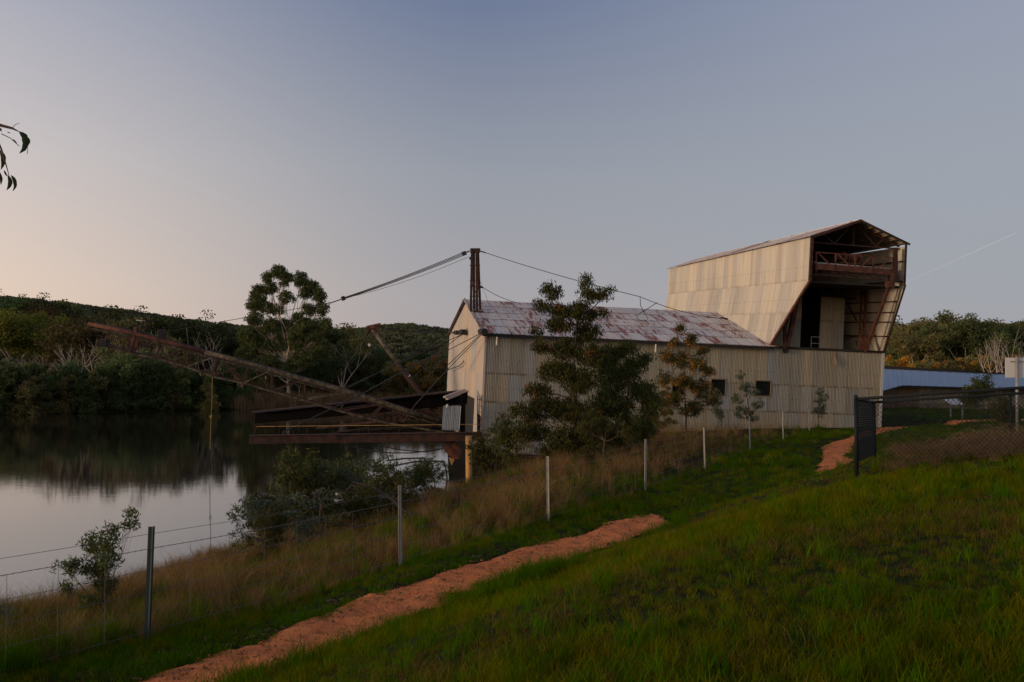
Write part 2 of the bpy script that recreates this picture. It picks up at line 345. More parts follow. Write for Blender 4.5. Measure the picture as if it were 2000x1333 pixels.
Z = ground(V[:, 0], V[:, 1]) + np.where(edge == 0, -.03, .012) + .012 * np.random.RandomState(8).randn(len(V)) * (edge > 0) - .012 * (edge == K // 2) - .3 * (np.repeat(PC[:, 2], K) < .2)
I = np.arange(k * K).reshape(k, K); Q = np.stack([I[:-1, :-1], I[:-1, 1:], I[1:, 1:], I[1:, :-1]], -1).reshape(-1, 4)
tag(link('dirt_path', mesh_np('dirt_path', np.column_stack([V, Z]), Q, m, True)), kind='structure')
# water
m = mat('lake_water', (.022, .017, .011), .04)
P(m).inputs['IOR'].default_value = 2.1; P(m).inputs['Specular IOR Level'].default_value = 1.0
n1 = noise(m, 1.0, 3, stretch=(.9, 2.2, 1)); n2 = noise(m, 1.0, 2, stretch=(.12, .3, 1))
bump(m, math2(m, 'ADD', n1, math2(m, 'MULTIPLY', n2, .5)), .0022); M['water'] = m
wm = MB().add([(-420, 6, -3), (200, 6, -3), (200, 300, -3), (-420, 300, -3)], [(0, 1, 2, 3)])
tag(wm.build('water', m), kind='structure')

# ------------------------------------------------------------------ the dredge: its own frame (x along the hull, y across it, z up)
th = R(10.1)
ex = np.array([math.cos(th), math.sin(th), -.039]); ex /= np.linalg.norm(ex)
ey = np.array([-math.sin(th), math.cos(th), .047]); ey -= ex * ey.dot(ex); ey /= np.linalg.norm(ey)
ez = np.cross(ex, ey); DO = at(949, 650, 60)
dredge = empty('mining_dredge', (0, 0, 0), 'huge derelict bucket dredge clad in rusting corrugated iron, afloat at the lake edge', 'dredge')
dredge.matrix_world = Matrix(((ex[0], ey[0], ez[0], DO[0]), (ex[1], ey[1], ez[1], DO[1]), (ex[2], ey[2], ez[2], DO[2]), (0, 0, 0, 1)))
def pY(px, py, Y):
    r = ray(px, py); t = (Y - (EYE - DO).dot(ey)) / r.dot(ey); p = EYE + t * r - DO
    return Vector((p.dot(ex), Y, p.dot(ez)))
def pX(px, py, X):
    r = ray(px, py); t = (X - (EYE - DO).dot(ex)) / r.dot(ex); p = EYE + t * r - DO
    return Vector((X, p.dot(ey), p.dot(ez)))
def corr_sheet(w, bot, top, hole=None, pitch=.1, amp=.024, lap=.04):
    """one corrugated sheet in its own frame: x across 0..w, z up, y = profile (negative is outside); bot/top are numbers or functions of x"""
    n = max(2, int(round(w / pitch))) * 4; xs = np.linspace(0, w, n + 1)
    bf = bot if callable(bot) else (lambda x: bot); tf = top if callable(top) else (lambda x: top)
    vs = []; fs = []; b = 0
    for i in range(n):
        x0, x1 = xs[i], xs[i + 1]
        y0, y1 = (-amp * math.sin(x * 2 * math.pi / pitch) - .0 for x in (x0, x1))
        zt0, zt1, zb0, zb1 = tf(x0), tf(x1), bf(x0), bf(x1)
        if zt0 - zb0 < .02 and zt1 - zb1 < .02: continue
        spans = [(zb0, zb1, zt0, zt1)]
        if hole and hole[0] < (x0 + x1) / 2 < hole[1]:
            spans = []
            if hole[2] > zb0 + .02: spans.append((zb0, zb1, hole[2], hole[2]))
            if hole[3] < zt0 - .02: spans.append((hole[3], hole[3], zt0, zt1))
        for a0, a1, c0, c1 in spans:
            # bottom edge sits proud: laps the sheet below
            q = [(x0, y0 - .022, a0), (x1, y1 - .022, a1), (x1, y1, c1), (x0, y0, c0)]
            vs += q; fs.append((b, b + 1, b + 2, b + 3)); b += 4
    V = np.array(vs); 
    # weld
    key = {}; remap = []; outv = []
    for v in V:
        kk = tuple(np.round(v, 4))
        if kk not in key: key[kk] = len(outv); outv.append(v)
        remap.append(key[kk])
    Q = np.array([[remap[i] for i in f] for f in fs])
    return np.array(outv), Q
SHEETS = {}
SR = random.Random(11)
def frame_mat(o, U, Nn, W): return Matrix(((U[0], Nn[0], W[0], o[0]), (U[1], Nn[1], W[1], o[1]), (U[2], Nn[2], W[2], o[2]), (0, 0, 0, 1)))
def put_sheet(name, parent, mt, o, U, W, w, h=None, bot=0, top=None, hole=None, label=None):
    """U across, W up the sheet; the profile normal is U x W turned outward (-y of the sheet)"""
    U = Vector(U).normalized(); W = Vector(W).normalized(); Nn = W.cross(U).normalized()
    if top is None and hole is None:
        key = (round(w, 2), round(h, 2), mt.name)
        if key not in SHEETS: v, q = corr_sheet(w + .03, 0, h); SHEETS[key] = mesh_np('sheet', v, q, mt, True)
        me = SHEETS[key]
    else:
        v, q = corr_sheet(w + .03, bot, top if top is not None else h, hole)
        if len(q) == 0: return None
        me = mesh_np('sheet', v, q, mt, True)
    ob = link(name, me, parent); t = SR.uniform(-.004, .004)
    ob.matrix_local = frame_mat(Vector(o) - Nn * 0 + Nn * t, U, Nn, W)
    return ob
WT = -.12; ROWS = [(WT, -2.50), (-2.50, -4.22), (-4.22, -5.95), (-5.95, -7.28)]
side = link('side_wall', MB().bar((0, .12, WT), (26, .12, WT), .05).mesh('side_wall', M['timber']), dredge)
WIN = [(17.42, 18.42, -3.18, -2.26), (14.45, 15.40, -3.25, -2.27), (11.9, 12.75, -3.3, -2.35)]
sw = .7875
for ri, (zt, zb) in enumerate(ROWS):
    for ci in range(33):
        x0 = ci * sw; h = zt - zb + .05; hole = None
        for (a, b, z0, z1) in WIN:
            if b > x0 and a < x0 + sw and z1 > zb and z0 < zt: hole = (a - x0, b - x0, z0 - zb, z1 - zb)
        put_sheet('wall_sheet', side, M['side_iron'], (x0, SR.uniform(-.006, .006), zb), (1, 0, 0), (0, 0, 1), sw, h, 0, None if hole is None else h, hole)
for (a, b, z0, z1) in WIN:
    fr = MB()
    for q in ((a - .05, b + .05, -.05, .03, z1, z1 + .07), (a - .05, b + .05, -.05, .03, z0 - .07, z0), (a - .05, a, -.05, .03, z0, z1), (b, b + .05, -.05, .03, z0, z1)): fr.box(*q)
    wf = fr.build('window', M['timber'], dredge)
    MB().box(a, b, .10, .12, z0, z1).build('pane', M['glass'], wf)
# hollow body behind the cladding: floor, far wall, back wall
MB().box(.1, 25.9, .35, 19.2, -7.4, -7.28).build('deck', M['timber'], dredge)
MB().box(.1, 26, 19.3, 19.4, -7.3, -.3).build('far_wall', M['side_iron'], dredge)
MB().box(25.95, 26.0, .1, 19.3, -7.3, -.12).build('stern_wall', M['blue_iron'], dredge)
MB().box(18.5, 26, .1, 19.3, -.22, -.14).build('stern_deck', M['timber'], dredge)
hull = MB().box(.25, 26.2, .3, 19.3, -9.9, -7.42).build('hull', M['black'], dredge)
for i in range(9): MB().bar((1 + i * 3, .24, -7.45), (1 + i * 3, .24, -9.7), .16).build('rib', M['rust'], hull)
MB().box(-.02, 26.0, -.05, .2, -7.46, -7.36).build('rubbing_strake', M['rust'], hull)
# corner trims
MB().box(-.06, .06, -.06, .02, -7.3, -.1).build('corner_trim', M['gable_iron'], dredge)
MB().box(25.98, 26.16, -.08, .14, -7.3, -.14).build('corner_trim', M['trim'], dredge)
# torn flap of cladding hanging below the deck edge
MB().add([(22.45, -.06, -.25), (22.66, -.10, -.25), (22.72, -.26, -.8), (22.64, -.22, -1.3), (22.58, -.18, -1.15), (22.5, -.1, -.7)], [(0, 1, 2, 3, 4, 5)]).build('torn_sheet', M['timber'], dredge)
# gable end (faces the lake), one joined skin of sheets too narrow to pick apart
vs = []; qs = []; nb = 0
EAV = lambda y: (-.10 + 2.2 * (y / 10) if y < 10 else 2.1 - 2.35 * ((y - 10) / 9.4))
def gable_add(y0, y1, zb, ztf):
    global nb
    wv = y1 - y0
    v, q = corr_sheet(wv, 0, (lambda x: ztf(y1 - x) - zb), None, .16, .022)
    if len(q) == 0: return
    V = np.stack([v[:, 1], y1 - v[:, 0], v[:, 2] + zb], 1) ; vs.append(V); qs.append(q + nb); nb += len(V)
GROWS = [(-.15, -2.55), (-2.55, -4.22), (-4.22, -7.2)]
for k in range(17):
    y0 = k * 1.14; y1 = y0 + 1.14; j = SR.uniform(-.02, .02)
    gable_add(y0, y1, -.17 + j, EAV)
    for zt, zb in GROWS:
        if zb < -5 and 3.3 < y0 < 9.5: continue            # the ladder well is open
        gable_add(y0, y1, zb + SR.uniform(-.02, .02), lambda y, zt=zt: zt + .03)
gab = mesh_np('gable_wall', np.concatenate(vs), np.concatenate(qs), M['gable_iron'], True)
gw = tag(link('gable_wall', gab, dredge), kind='stuff')
MB().add([(.15, .1, -7.2), (.15, 19.3, -7.2), (.15, 19.3, -.35), (.15, 10, 1.95), (.15, .1, -.2)], [(0, 1, 2, 3, 4)]).build('gable_lining', M['dark'], dredge)
# barge boards along the gable
MB().bar((-.10, -.45, -.14), (-.10, 10, 2.22), .06, .22).build('barge_board', M['timber'], dredge)
MB().bar((-.10, 10, 2.22), (-.10, 19.8, -.36), .06, .3).build('barge_board', M['rust'], dredge)
# shed roof
slope = Vector((0, 10.4, 2.3)); sl = slope.length; sd = slope.normalized()
roof = link('roof', MB().bar((-.3, 10.02, 2.22), (18.6, 10.02, 2.22), .22, .07).mesh('roof', M['roof_iron']), dredge)
rw = .86
for ri in range(5):
    a = ri / 5
    for ci in range(22):
        x0 = -.25 + ci * rw; o = Vector((x0, -.45, -.07)) + sd * sl * a; o.z += .012 + SR.uniform(0, .006)
        put_sheet('roof_sheet', roof, M['roof_iron'], o, (1, 0, 0), sd, rw, sl / 5 + .06)
far = Vector((0, 9.9, -2.6)); 
MB().add([(-.25, 10, 2.16), (18.6, 10, 2.16), (18.6, 19.8, -.42), (-.25, 19.8, -.42), (-.25, 10, 2.19), (18.6, 10, 2.19), (18.6, 19.8, -.39), (-.25, 19.8, -.39)],
         [(0, 1, 2, 3), (7, 6, 5, 4), (0, 4, 5, 1), (3, 2, 6, 7)]).build('roof_slope', M['roof_iron'], roof)
MB().bar((-.28, -.5, -.16), (18.35, -.5, -.16), .14, .12).build('gutter', M['dark'], dredge)
MB().bar((18.2, -.05, -.02), (18.55, 9.9, 2.12), .28, .10).build('flashing', M['red_rust'], roof)
for x in (.62, 10.55): MB().tube([(x, -.5, -.2), (x, -.48, -.72)], .055, 8).build('downpipe', M['white'], dredge)

# stern housing: overhanging flared tower across the hull
TY0, TY1 = -4.0, 22.0
housing = link('stern_housing', MB().bar((18.75, TY0, 4.0), (18.75, TY0, 6.6), .12, .18).mesh('stern_housing', M['rust']), dredge)
def zs(Y, front, back): return front + (back - front) * (Y - TY0) / (TY1 - TY0)
tw = .8; n = int((TY1 - TY0) / tw)
for i in range(n + 1):
    Y = TY0 + i * tw; w_ = min(tw, TY1 - Y)
    if w_ < .1: break
    zt = zs(Y, 6.62, 6.15); zb = 4.0 + .0 * Y
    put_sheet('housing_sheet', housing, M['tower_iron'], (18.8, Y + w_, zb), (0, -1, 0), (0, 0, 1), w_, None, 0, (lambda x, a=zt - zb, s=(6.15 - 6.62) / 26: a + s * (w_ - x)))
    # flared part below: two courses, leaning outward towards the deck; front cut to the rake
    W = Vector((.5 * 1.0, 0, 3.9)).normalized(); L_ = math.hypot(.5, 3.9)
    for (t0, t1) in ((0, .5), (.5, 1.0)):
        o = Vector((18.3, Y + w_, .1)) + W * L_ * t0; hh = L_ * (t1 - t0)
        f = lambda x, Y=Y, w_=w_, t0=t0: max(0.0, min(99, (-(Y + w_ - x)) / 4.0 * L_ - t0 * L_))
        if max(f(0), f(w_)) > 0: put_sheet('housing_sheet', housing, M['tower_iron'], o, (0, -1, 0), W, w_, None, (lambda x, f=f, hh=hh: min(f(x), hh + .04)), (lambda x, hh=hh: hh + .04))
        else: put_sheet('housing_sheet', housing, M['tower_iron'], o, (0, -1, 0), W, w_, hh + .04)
# edge angles
MB().bar((18.77, TY0 - .03, 4.0), (18.77, TY0 - .03, 6.65), .12).build('edge_angle', M['red_rust'], housing)
MB().bar((18.77, TY0 - .03, 4.02), (18.27, -.05, .05), .14).build('edge_angle', M['red_rust'], housing)
MB().bar((24.9, TY0 - .03, 4.0), (24.87, TY0 - .03, 6.6), .10).build('edge_angle', M['rust'], housing)
MB().bar((24.95, TY0 - .03, 4.05), (26.14, -.05, .0), .10).build('edge_angle', M['rust'], housing)
# right-hand wall: sheets seen from inside, gap under the roof
for i in range(16):
    Y = TY0 + i * 1.625; w_ = 1.625
    put_sheet('inner_sheet', housing, M['tower_iron'], (24.9, Y, 4.0), (0, 1, 0), (0, 0, 1), w_, 2.40)
    W = Vector((-1.25, 0, 4.0)).normalized(); L_ = math.hypot(1.25, 4.0)
    f = lambda x, Y=Y: max(0.0, -(Y + x) / 4.0 * L_)
    bb = (lambda x, f=f: min(f(x), L_)) if f(0) > 0 else 0
    put_sheet('inner_sheet', housing, M['tower_iron'], (26.14, Y, 0), (0, 1, 0), W, w_, L_, bb, (lambda x: L_) if f(0) > 0 else None)
for z, y0 in ((5.5, -3.9), (4.3, -3.9), (3.1, -2.9), (2.45, -2.3), (1.85, -1.7), (.95, -.9)):
    x = 24.82 if z >= 4 else 24.82 + (4 - z) * .31
    MB().bar((x, y0, z), (x, 10, z), .08, .07).build('girt', M['rust'], housing)
# roof of the housing
pl = Vector((21.79 - 18.62, 0, 7.77 - 6.55)); plL = pl.length
hr = link('housing_roof', MB().bar((21.79, TY0 - .1, 7.80), (21.79, TY1, 7.3), .25, .07).mesh('housing_roof', M['roof_iron']), housing)
fall = Vector((0, TY1 - TY0, -.47)).normalized()
for i in range(n + 1):
    Y = TY0 - .12 + i * tw; w_ = min(tw, TY1 - Y)
    o = Vector((18.62, Y, 6.55 + .06)) + Vector((0, 0, -.47 * (Y - TY0) / 26)) + fall * w_
    put_sheet('roof_sheet', hr, M['roof_iron'], o, -fall, pl, w_, plL)
pr = Vector((25.02 - 21.79, 0, 6.56 - 7.77)); prL = pr.length
for i in range(16):
    Y = TY0 - .12 + i * 1.63
    o = Vector((25.05, Y, 6.55)) + Vector((0, 0, -.47 * (Y - TY0) / 26))
    put_sheet('roof_sheet', hr, M['tower_iron'], o, fall, -pr, 1.63, prL)
for i in range(6):
    t = (i + .5) / 6; a = Vector((21.79, 0, 7.70)).lerp(Vector((24.98, 0, 6.48)), t)
    MB().bar((a.x, TY0, a.z), (a.x, TY1 - .3, a.z - .47), .10, .06).build('purlin', M['timber'], hr)
    a = Vector((21.79, 0, 7.70)).lerp(Vector((18.7, 0, 6.50)), t)
    MB().bar((a.x, TY0, a.z), (a.x, TY1 - .3, a.z - .47), .10, .06).build('purlin', M['timber'], hr)
MB().bar((18.6, TY0 - .14, 6.56), (21.79, TY0 - .14, 7.76), .05, .16).build('fascia', M['rust'], hr)
MB().bar((21.79, TY0 - .14, 7.76), (25.06, TY0 - .14, 6.52), .05, .12).build('fascia', M['rust'], hr)
MB().add([(18.36, TY1 - .1, .1), (18.86, TY1 - .1, 4.0), (18.86, TY1 - .1, 6.1), (21.8, TY1 - .1, 7.2), (24.85, TY1 - .1, 6.0), (24.85, TY1 - .1, 4.0), (26.1, TY1 - .1, .1)], [(0, 1, 2, 3, 4, 5, 6)]).build('back_wall', M['tower_iron'], housing)
for yy in (-3.4, 2.6, 8.6):                                     # roof trusses
    tr = MB(); tr.bar((18.9, yy, 6.35), (24.8, yy, 6.30), .08); tr.bar((18.9, yy, 6.5), (21.79, yy, 7.6), .1); tr.bar((21.79, yy, 7.6), (24.8, yy, 6.45), .12)
    for a, b in (((20.5, 6.36), (19.9, 6.85)), ((20.5, 6.36), (21.5, 7.45)), ((21.75, 6.36), (21.75, 7.5)), ((23.3, 6.33), (22.1, 7.4)), ((23.3, 6.33), (23.7, 6.85))):
        tr.bar((a[0], yy, a[1]), (b[0], yy, b[1]), .06)
    tr.build('roof_truss', M['rust'], housing)
# crane gantry floor and rails
MB().box(18.95, 24.8, -3.6, 21, 3.92, 4.02).build('crane_floor', M['dark'], housing)
CY = -3.85
gant = MB(); gant.bar(pY(1594, 521, CY), pY(1743, 532, CY), .25, .36); gant.build('crane_beam', M['red_rust'], housing)
MB().bar(pY(1590, 513, CY + .2), pY(1742, 526, CY + .2), .05, .06).build('crane_rail', M['trim'], housing)
rail = MB(); rail.bar(pY(1594, 493, CY - .1), pY(1743, 504, CY - .1), .05, .05).build('handrail', M['red_rust'], housing)
for (x, y0, y1) in ((1594, 492, 530), (1632, 495, 527), (1670, 498, 529), (1705, 500, 532), (1743, 503, 534)):
    MB().bar(pY(x, y0, CY - .1), pY(x, y1, CY - .1), .07).build('rail_post', M['red_rust'], housing)
for a, b in (((1597, 494), (1630, 526)), ((1671, 530), (1702, 502)), ((1707, 530), (1740, 505)), ((1636, 497), (1667, 527))):
    MB().bar(pY(*a, CY - .1), pY(*b, CY - .1), .06).build('rail_brace', M['red_rust'], housing)
lat = MB(); lat.bar(pY(1590, 528, CY + .1), pY(1738, 540, CY + .1), .07); lat.bar(pY(1590, 536, CY + .1), pY(1738, 548, CY + .1), .07)
for i in range(18):
    x = 1590 + i * 8.2; yb = 528 + (x - 1590) * .081; a, b = (0, 8) if i % 2 else (8, 0); lat.bar(pY(x, yb + a, CY + .1), pY(x + 8.2, yb + .6 + b, CY + .1), .04)
lat.build('lattice_girder', M['rust'], housing)
dr = MB(); c0 = pY(1650, 504, -3.2); c1 = pY(1676, 506, -3.2)
for i in range(7):
    t0, t1 = i / 7, (i + .72) / 7; dr.tube([c0.lerp(c1, t0), c0.lerp(c1, t1)], .26 if i % 2 else .23, 14)
dr.tube([c0 - Vector((.12, 0, 0)), c0], .33, 14); dr.tube([c1, c1 + Vector((.12, 0, 0))], .33, 14)
dr.build('winch_drum', M['red_rust'], housing)
MB().bar(pY(1632, 501, -3.1), pY(1648, 503, -3.1), .3, .35).build('winch_gearbox', M['rust'], housing)
MB().bar(pY(1636, 514, -3.2), pY(1690, 517, -3.2), .5, .12).build('winch_bed', M['rust'], housing)
# right-hand column, beam seat and raking struts
MB().bar(pY(1748, 484, -3.9), pY(1749, 548, -3.9), .22, .22).build('column', M['rust'], housing)
MB().bar(pY(1740, 543, -3.9), pY(1749, 543, -3.9), .7, .5).build('beam_seat', M['rust'], housing)
MB().bar(pY(1738, 550, -3.9), pY(1738, 562, -3.9), .42, .4).build('strut_shoe', M['red_rust'], housing)
for a, ya, b, yb, w_ in (((1736, 562), -3.8, (1690, 688), -.1, .16), ((1739, 558), -3.6, (1684, 688), .4, .09)):
    MB().bar(pY(*a, ya), pY(*b, yb), w_, w_).build('raking_strut', M['red_rust'], housing)
MB().bar(pY(1700, 565, .9), pY(1722, 688, .5), .2).build('raking_strut', M['rust'], housing)
lc = MB(); lc.bar(pY(1683.5, 566, .3), pY(1678.5, 688, .3), .13); lc.bar(pY(1691, 566, .3), pY(1687, 688, .3), .13)
for i in range(7): y = 575 + i * 17; lc.bar(pY(1683.3 - (y - 566) * .04, y, .3), pY(1691 - (y - 566) * .033, y, .3), .1)
lc.build('lattice_column', M['red_rust'], housing)
MB().add([pY(1677, 690, .15), pY(1692, 690, .15), pY(1687, 668, .15), pY(1680, 668, .15)], [(0, 1, 2, 3)]).build('gusset', M['red_rust'], housing)
MB().bar(pY(1562, 560, .2), pY(1535, 688, .1), .24).build('raking_strut', M['red_rust'], housing)
MB().bar(pY(1552, 585, .3), pY(1534, 640, .2), .08).build('brace', M['rust'], housing)
MB().bar(pY(1533, 636, -.1), pY(1533, 688, -.1), .18).build('post', M['rust'], housing)
MB().bar(pY(1533, 676, -.2), pY(1533, 690, -.2), .22).build('hanger', M['dark'], housing)
MB().bar(pY(1641, 566, 1.2), pY(1673, 627, 1.1), .08).build('brace', M['dark'], housing)
MB().bar(pY(1671, 664, 1.0), pY(1680, 686, .9), .06).build('brace', M['dark'], housing)
# inner wall panels of the stern bay with the dark doorway between them
IY = 1.5; bulk = link('bulkhead', MB().bar((18.95, IY + .1, 3.4), (24.9, IY + .1, 3.4), .1).mesh('bulkhead', M['rust']), dredge)
zf = -.12
for (x0, x1) in ((18.82, 21.0), (22.35, 24.05)):
    nn = int(round((x1 - x0) / .8)); ww = (x1 - x0) / nn
    for j in range(nn):
        for (b_, t_) in ((zf, 1.75), (1.75, 3.35)): put_sheet('bulkhead_sheet', bulk, M['side_iron'], (x0 + j * ww, IY, b_), (1, 0, 0), (0, 0, 1), ww, t_ - b_ + .04)
MB().box(18.95, 24.8, IY + 5, IY + 5.1, zf, 3.9).build('inner_partition', M['dark'], dredge)
hr2 = MB()
for x in (21.75, 22.35): hr2.bar((x, IY - .1, zf), (x, IY - .1, .72), .03)
hr2.bar((21.75, IY - .1, .72), (22.38, IY - .1, .72), .03); hr2.bar((21.75, IY - .1, .3), (22.38, IY - .1, .3), .03)
hr2.build('doorway_rail', M['trim'], dredge)
MB().bar((18.15, -.08, -.06), (26.2, -.08, -.06), .12, .14).build('deck_edge', M['dark'], dredge)

# mast on the shed roof
MY = 6.2; mast = link('mast', MB().bar(pY(919, 490, MY), pY(937, 490, MY), .55, .28).mesh('mast', M['rust']), dredge)
for (t, b, dy) in ((922, 919.5, -.35), (925.5, 926, .35), (931, 931.5, -.35), (933.5, 938, .35)):
    MB().bar(pY(t, 491, MY + dy * .6), pY(b, 608, MY + dy), .15).build('mast_leg', M['rust'], mast)
for y in (519, 549, 560, 579):
    for dy in (-.3, .3): MB().bar(pY(917.5, y, MY + dy), pY(938, y, MY + dy), .06).build('cross_bar', M['rust'], mast)
MB().bar(pY(920, 549, MY), pY(932, 579, MY), .04).build('cross_bar', M['rust'], mast)
MB().bar(pY(917, 505, MY), pY(922, 505, MY), .2, .2).build('sheave', M['dark'], mast)
MB().bar(pY(923, 608, MY), pY(941, 609.5, MY), 1.2, .12).build('mast_foot', M['rust'], mast)

def cable(pts, r=.018, mt='cable', name='cable', parent=None, n=5): return MB().tube(pts, r, n).build(name, M[mt], parent or dredge)
topL = pY(916, 491, MY); topR = pY(939, 491, MY)
cl = pY(646, 592, 10)
for dz, r_ in ((-.10, .028), (0, .028), (.10, .028)):
    cable(sag(pY(908, 495, 6.6) + Vector((0, 0, dz)), pY(672, 583, 9.6) + Vector((0, 0, dz * .5)), .10), r_)
cable(sag(pY(915, 502, MY), pY(690, 579, 9.6), .2), .014)
cable([pY(908, 495, 6.6), topL], .05); cable([pY(672, 583, 9.6), cl], .04)
MB().bar(pY(903, 497, 6.7), pY(910, 494, 6.6), .18, .25).build('cable_socket', M['dark'], dredge)
MB().bar(pY(667, 584.5, 9.6), pY(674, 582, 9.6), .18, .3).build('cable_socket', M['dark'], dredge)
for a in range(3): cable([cl, pY(642 - a, 596 - a * 3, 10)], .02)
cable([cl, pY(391, 636, 10), pY(313, 651, 10)], .02)
cable(sag(topR, pY(1250, 580, -1.0), .12, 16), .022)
cable(sag(pY(1250, 580, -1.0), pY(1418, 623, 2.0), .25, 10), .02)
cable([pY(1250, 580, -1.0), pY(1251, 597, -1), pY(1258, 612, -1), pY(1266, 622, -1), pY(1262, 628, -1), pY(1250, 627, -1), pY(1243, 620, -1), pY(1250, 612, -1), pY(1264, 604, -1), pY(1276, 596, -1), pY(1284, 591, -1)], .022, name='cable_loop')
MB().tube([pY(1408, 620.5, 2), pY(1421, 624, 2)], .06, 6).build('turnbuckle', M['dark'], dredge)
cable([topR, pY(948, 494, MY - .5)], .045)
cable(sag(pY(939, 559, MY), pY(1012, 592, 9.9), .15), .02); cable([pY(938, 550, MY), pY(955, 594, 8)], .01)
MB().bar(pY(936, 560, MY), pY(943, 562, MY), .12).build('shackle', M['dark'], dredge)

# ---- bow works in front of the gable, along the ladder well
bow = link('bow_girder', MB().bar(pY(487, 858.5, .3), pY(941, 852.5, -.1), .12, .42).mesh('bow_girder', M['rust']), dredge)
MB().bar(pY(487, 851, .3), pY(941, 845, -.1), .34, .05).build('flange', M['rust'], bow)
MB().bar(pY(487, 866, .3), pY(941, 860, -.1), .34, .05).build('flange', M['rust'], bow)
for x in (545, 657, 770, 825, 868): MB().bar(pY(x, 851, .12 - .1), pY(x, 866, .12 - .1), .06).build('stiffener', M['rust'], bow)
MB().bar(pY(500, 833.5, .3), pY(940, 829, -.1), .03).build('handrail', M['yellow'], bow)
for x in (500, 518, 545, 562, 600, 662, 701, 720, 780, 840): MB().bar(pY(x, 833, .3), pY(x - 1, 851, .3), .035).build('stanchion', M['rust'], bow)
MB().bar(pY(500, 833, .3), pY(494, 849, .3), .03).build('stanchion', M['rust'], bow)
for a, b in (((646, 846), (720, 836)), ((722, 839), (800, 833))): MB().bar(pY(*a, 2), pY(*b, 2), .05).build('handrail', M['rust'], bow)
# covered gangway beyond, sloping up towards the shed
gy_ = 13.5
gang = MB(); a0, a1, b0, b1 = pY(498, 808, gy_), pY(498, 828, gy_), pY(908, 765, gy_ - 3), pY(908, 791, gy_ - 3)
off = Vector((0, 1.4, 0)); gang.add([a0, a1, b1, b0, a0 + off, a1 + off, b1 + off, b0 + off], [(0, 1, 2, 3), (7, 6, 5, 4), (0, 3, 7, 4), (1, 5, 6, 2), (0, 4, 5, 1), (3, 2, 6, 7)])
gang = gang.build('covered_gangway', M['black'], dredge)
MB().bar(a0 + Vector((-.2, -.3, .12)), b0 + Vector((0, -.3, .12)), .7, .07).build('gangway_roof', M['rust'], gang)
MB().bar(pY(620, 836, 12), pY(905, 806, 9), .5, .14).build('inner_walkway', M['rust'], dredge)
MB().bar(pY(640, 848, 12), pY(905, 835, 9), .4, .2).build('inner_walkway', M['black'], dredge)
for x in range(740, 880, 17): MB().bar(pY(x, 800 + (880 - x) * .07, 10.5), pY(x, 835, 10.5), .05).build('walkway_post', M['rust'], dredge)
# awning, doorway and little screen of sheets beside the gable
for dz in (0, 6): MB().bar(pY(868 + dz * .8, 776 + dz * .6, -.4), pY(907 + dz, 761.5 + dz * .4, 2.2), .16, .10).build('awning_board', M['timber' if 0 else 'gable_iron'], dredge)
MB().add([pY(862, 786, .5), pY(912, 790, 1), pY(914, 765, 1.5), pY(872, 781, .5)], [(0, 1, 2, 3)]).build('awning_shade_sheet', M['black'], dredge)  # black sheet painting in the shade beneath the awning boards
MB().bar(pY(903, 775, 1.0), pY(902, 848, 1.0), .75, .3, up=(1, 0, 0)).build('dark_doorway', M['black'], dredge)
for j in range(2):
    p = pY(862 + 1 + j * 16.5, 840, -.6); put_sheet('screen_sheet', dredge, M['blue_iron'], p, (1, 0, 0), (.06, 0, 1), .5, 1.45)
MB().bar(pY(862, 840, -.55), pY(895, 838, -.55), .1).build('screen_rail', M['rust'], dredge)
MB().tube([pY(873.5, 796, -.6), pY(873.5, 790, -.6)], .06, 8).build('lamp', M['white'], dredge)
ld = MB()
for x in (932.5, 941): ld.bar(pX(x, 772, -.25), pX(x, 845, -.25), .04)
for y in range(781, 846, 12): ld.bar(pX(932.5, y, -.25), pX(941, y, -.25), .035)
ld.build('ladder', M['rust'], dredge)
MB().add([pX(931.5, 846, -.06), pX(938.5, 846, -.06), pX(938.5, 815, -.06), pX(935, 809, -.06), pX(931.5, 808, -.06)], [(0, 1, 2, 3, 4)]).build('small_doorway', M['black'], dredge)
# mooring pile and rusty winch by it
MB().tube([pY(915.5, 852, -1.0), pY(916.5, 975, -1.0)], .20, 12).build('pile', M['yellow'], dredge, True)
for y in (888, 940): MB().tube([pY(915, y, -1.25), pY(918, y + 1, -1.3)], .07, 6).build('pile_bolt', M['rust'], dredge)
wn = MB().add([pY(868, 861, .4), pY(885, 858, .4), pY(903, 880, .4), pY(896, 898, .4), pY(884, 896, .4), pY(869, 882, .4)] +
              [pY(868, 861, 1.4), pY(885, 858, 1.4), pY(903, 880, 1.4), pY(896, 898, 1.4), pY(884, 896, 1.4), pY(869, 882, 1.4)],
              [(0, 1, 2, 3, 4, 5), (11, 10, 9, 8, 7, 6)] + [(i, (i + 1) % 6, (i + 1) % 6 + 6, i + 6) for i in range(6)]).build('fairlead_plate', M['red_rust'], dredge)
MB().bar(pY(871, 864, .2), pY(897, 889, .2), .1).build('fairlead_arm', M['rust'], dredge)
MB().add([pY(876, 893, .5), pY(888, 897, .5), pY(882, 910, .5)], [(0, 1, 2)]).build('bracket', M['yellow'], dredge)
MB().bar(pY(941, 860, -.3), pY(941, 915, -.3), .14).build('fender_post', M['rust'], dredge)
MB().bar(pY(950, 878, -.3), pY(949, 912, -.3), .10).build('fender_post', M['rust'], dredge)
for pts in ([(670, 868), (720, 880), (760, 885), (800, 885), (840, 881), (865, 876)], [(750, 873), (790, 880), (830, 883), (860, 878)]):
    cable([pY(x, y, .6) for x, y in pts], .035, name='slack_cable')
for pts in ([(735, 922), (770, 910), (810, 902), (845, 901), (868, 902)], [(755, 900), (790, 896), (830, 895)], [(868, 902), (872, 925), (874, 945)], [(846, 905), (842, 925)]):
    cable([pY(x, y, -1.2) for x, y in pts], .05, name='bent_pipe')

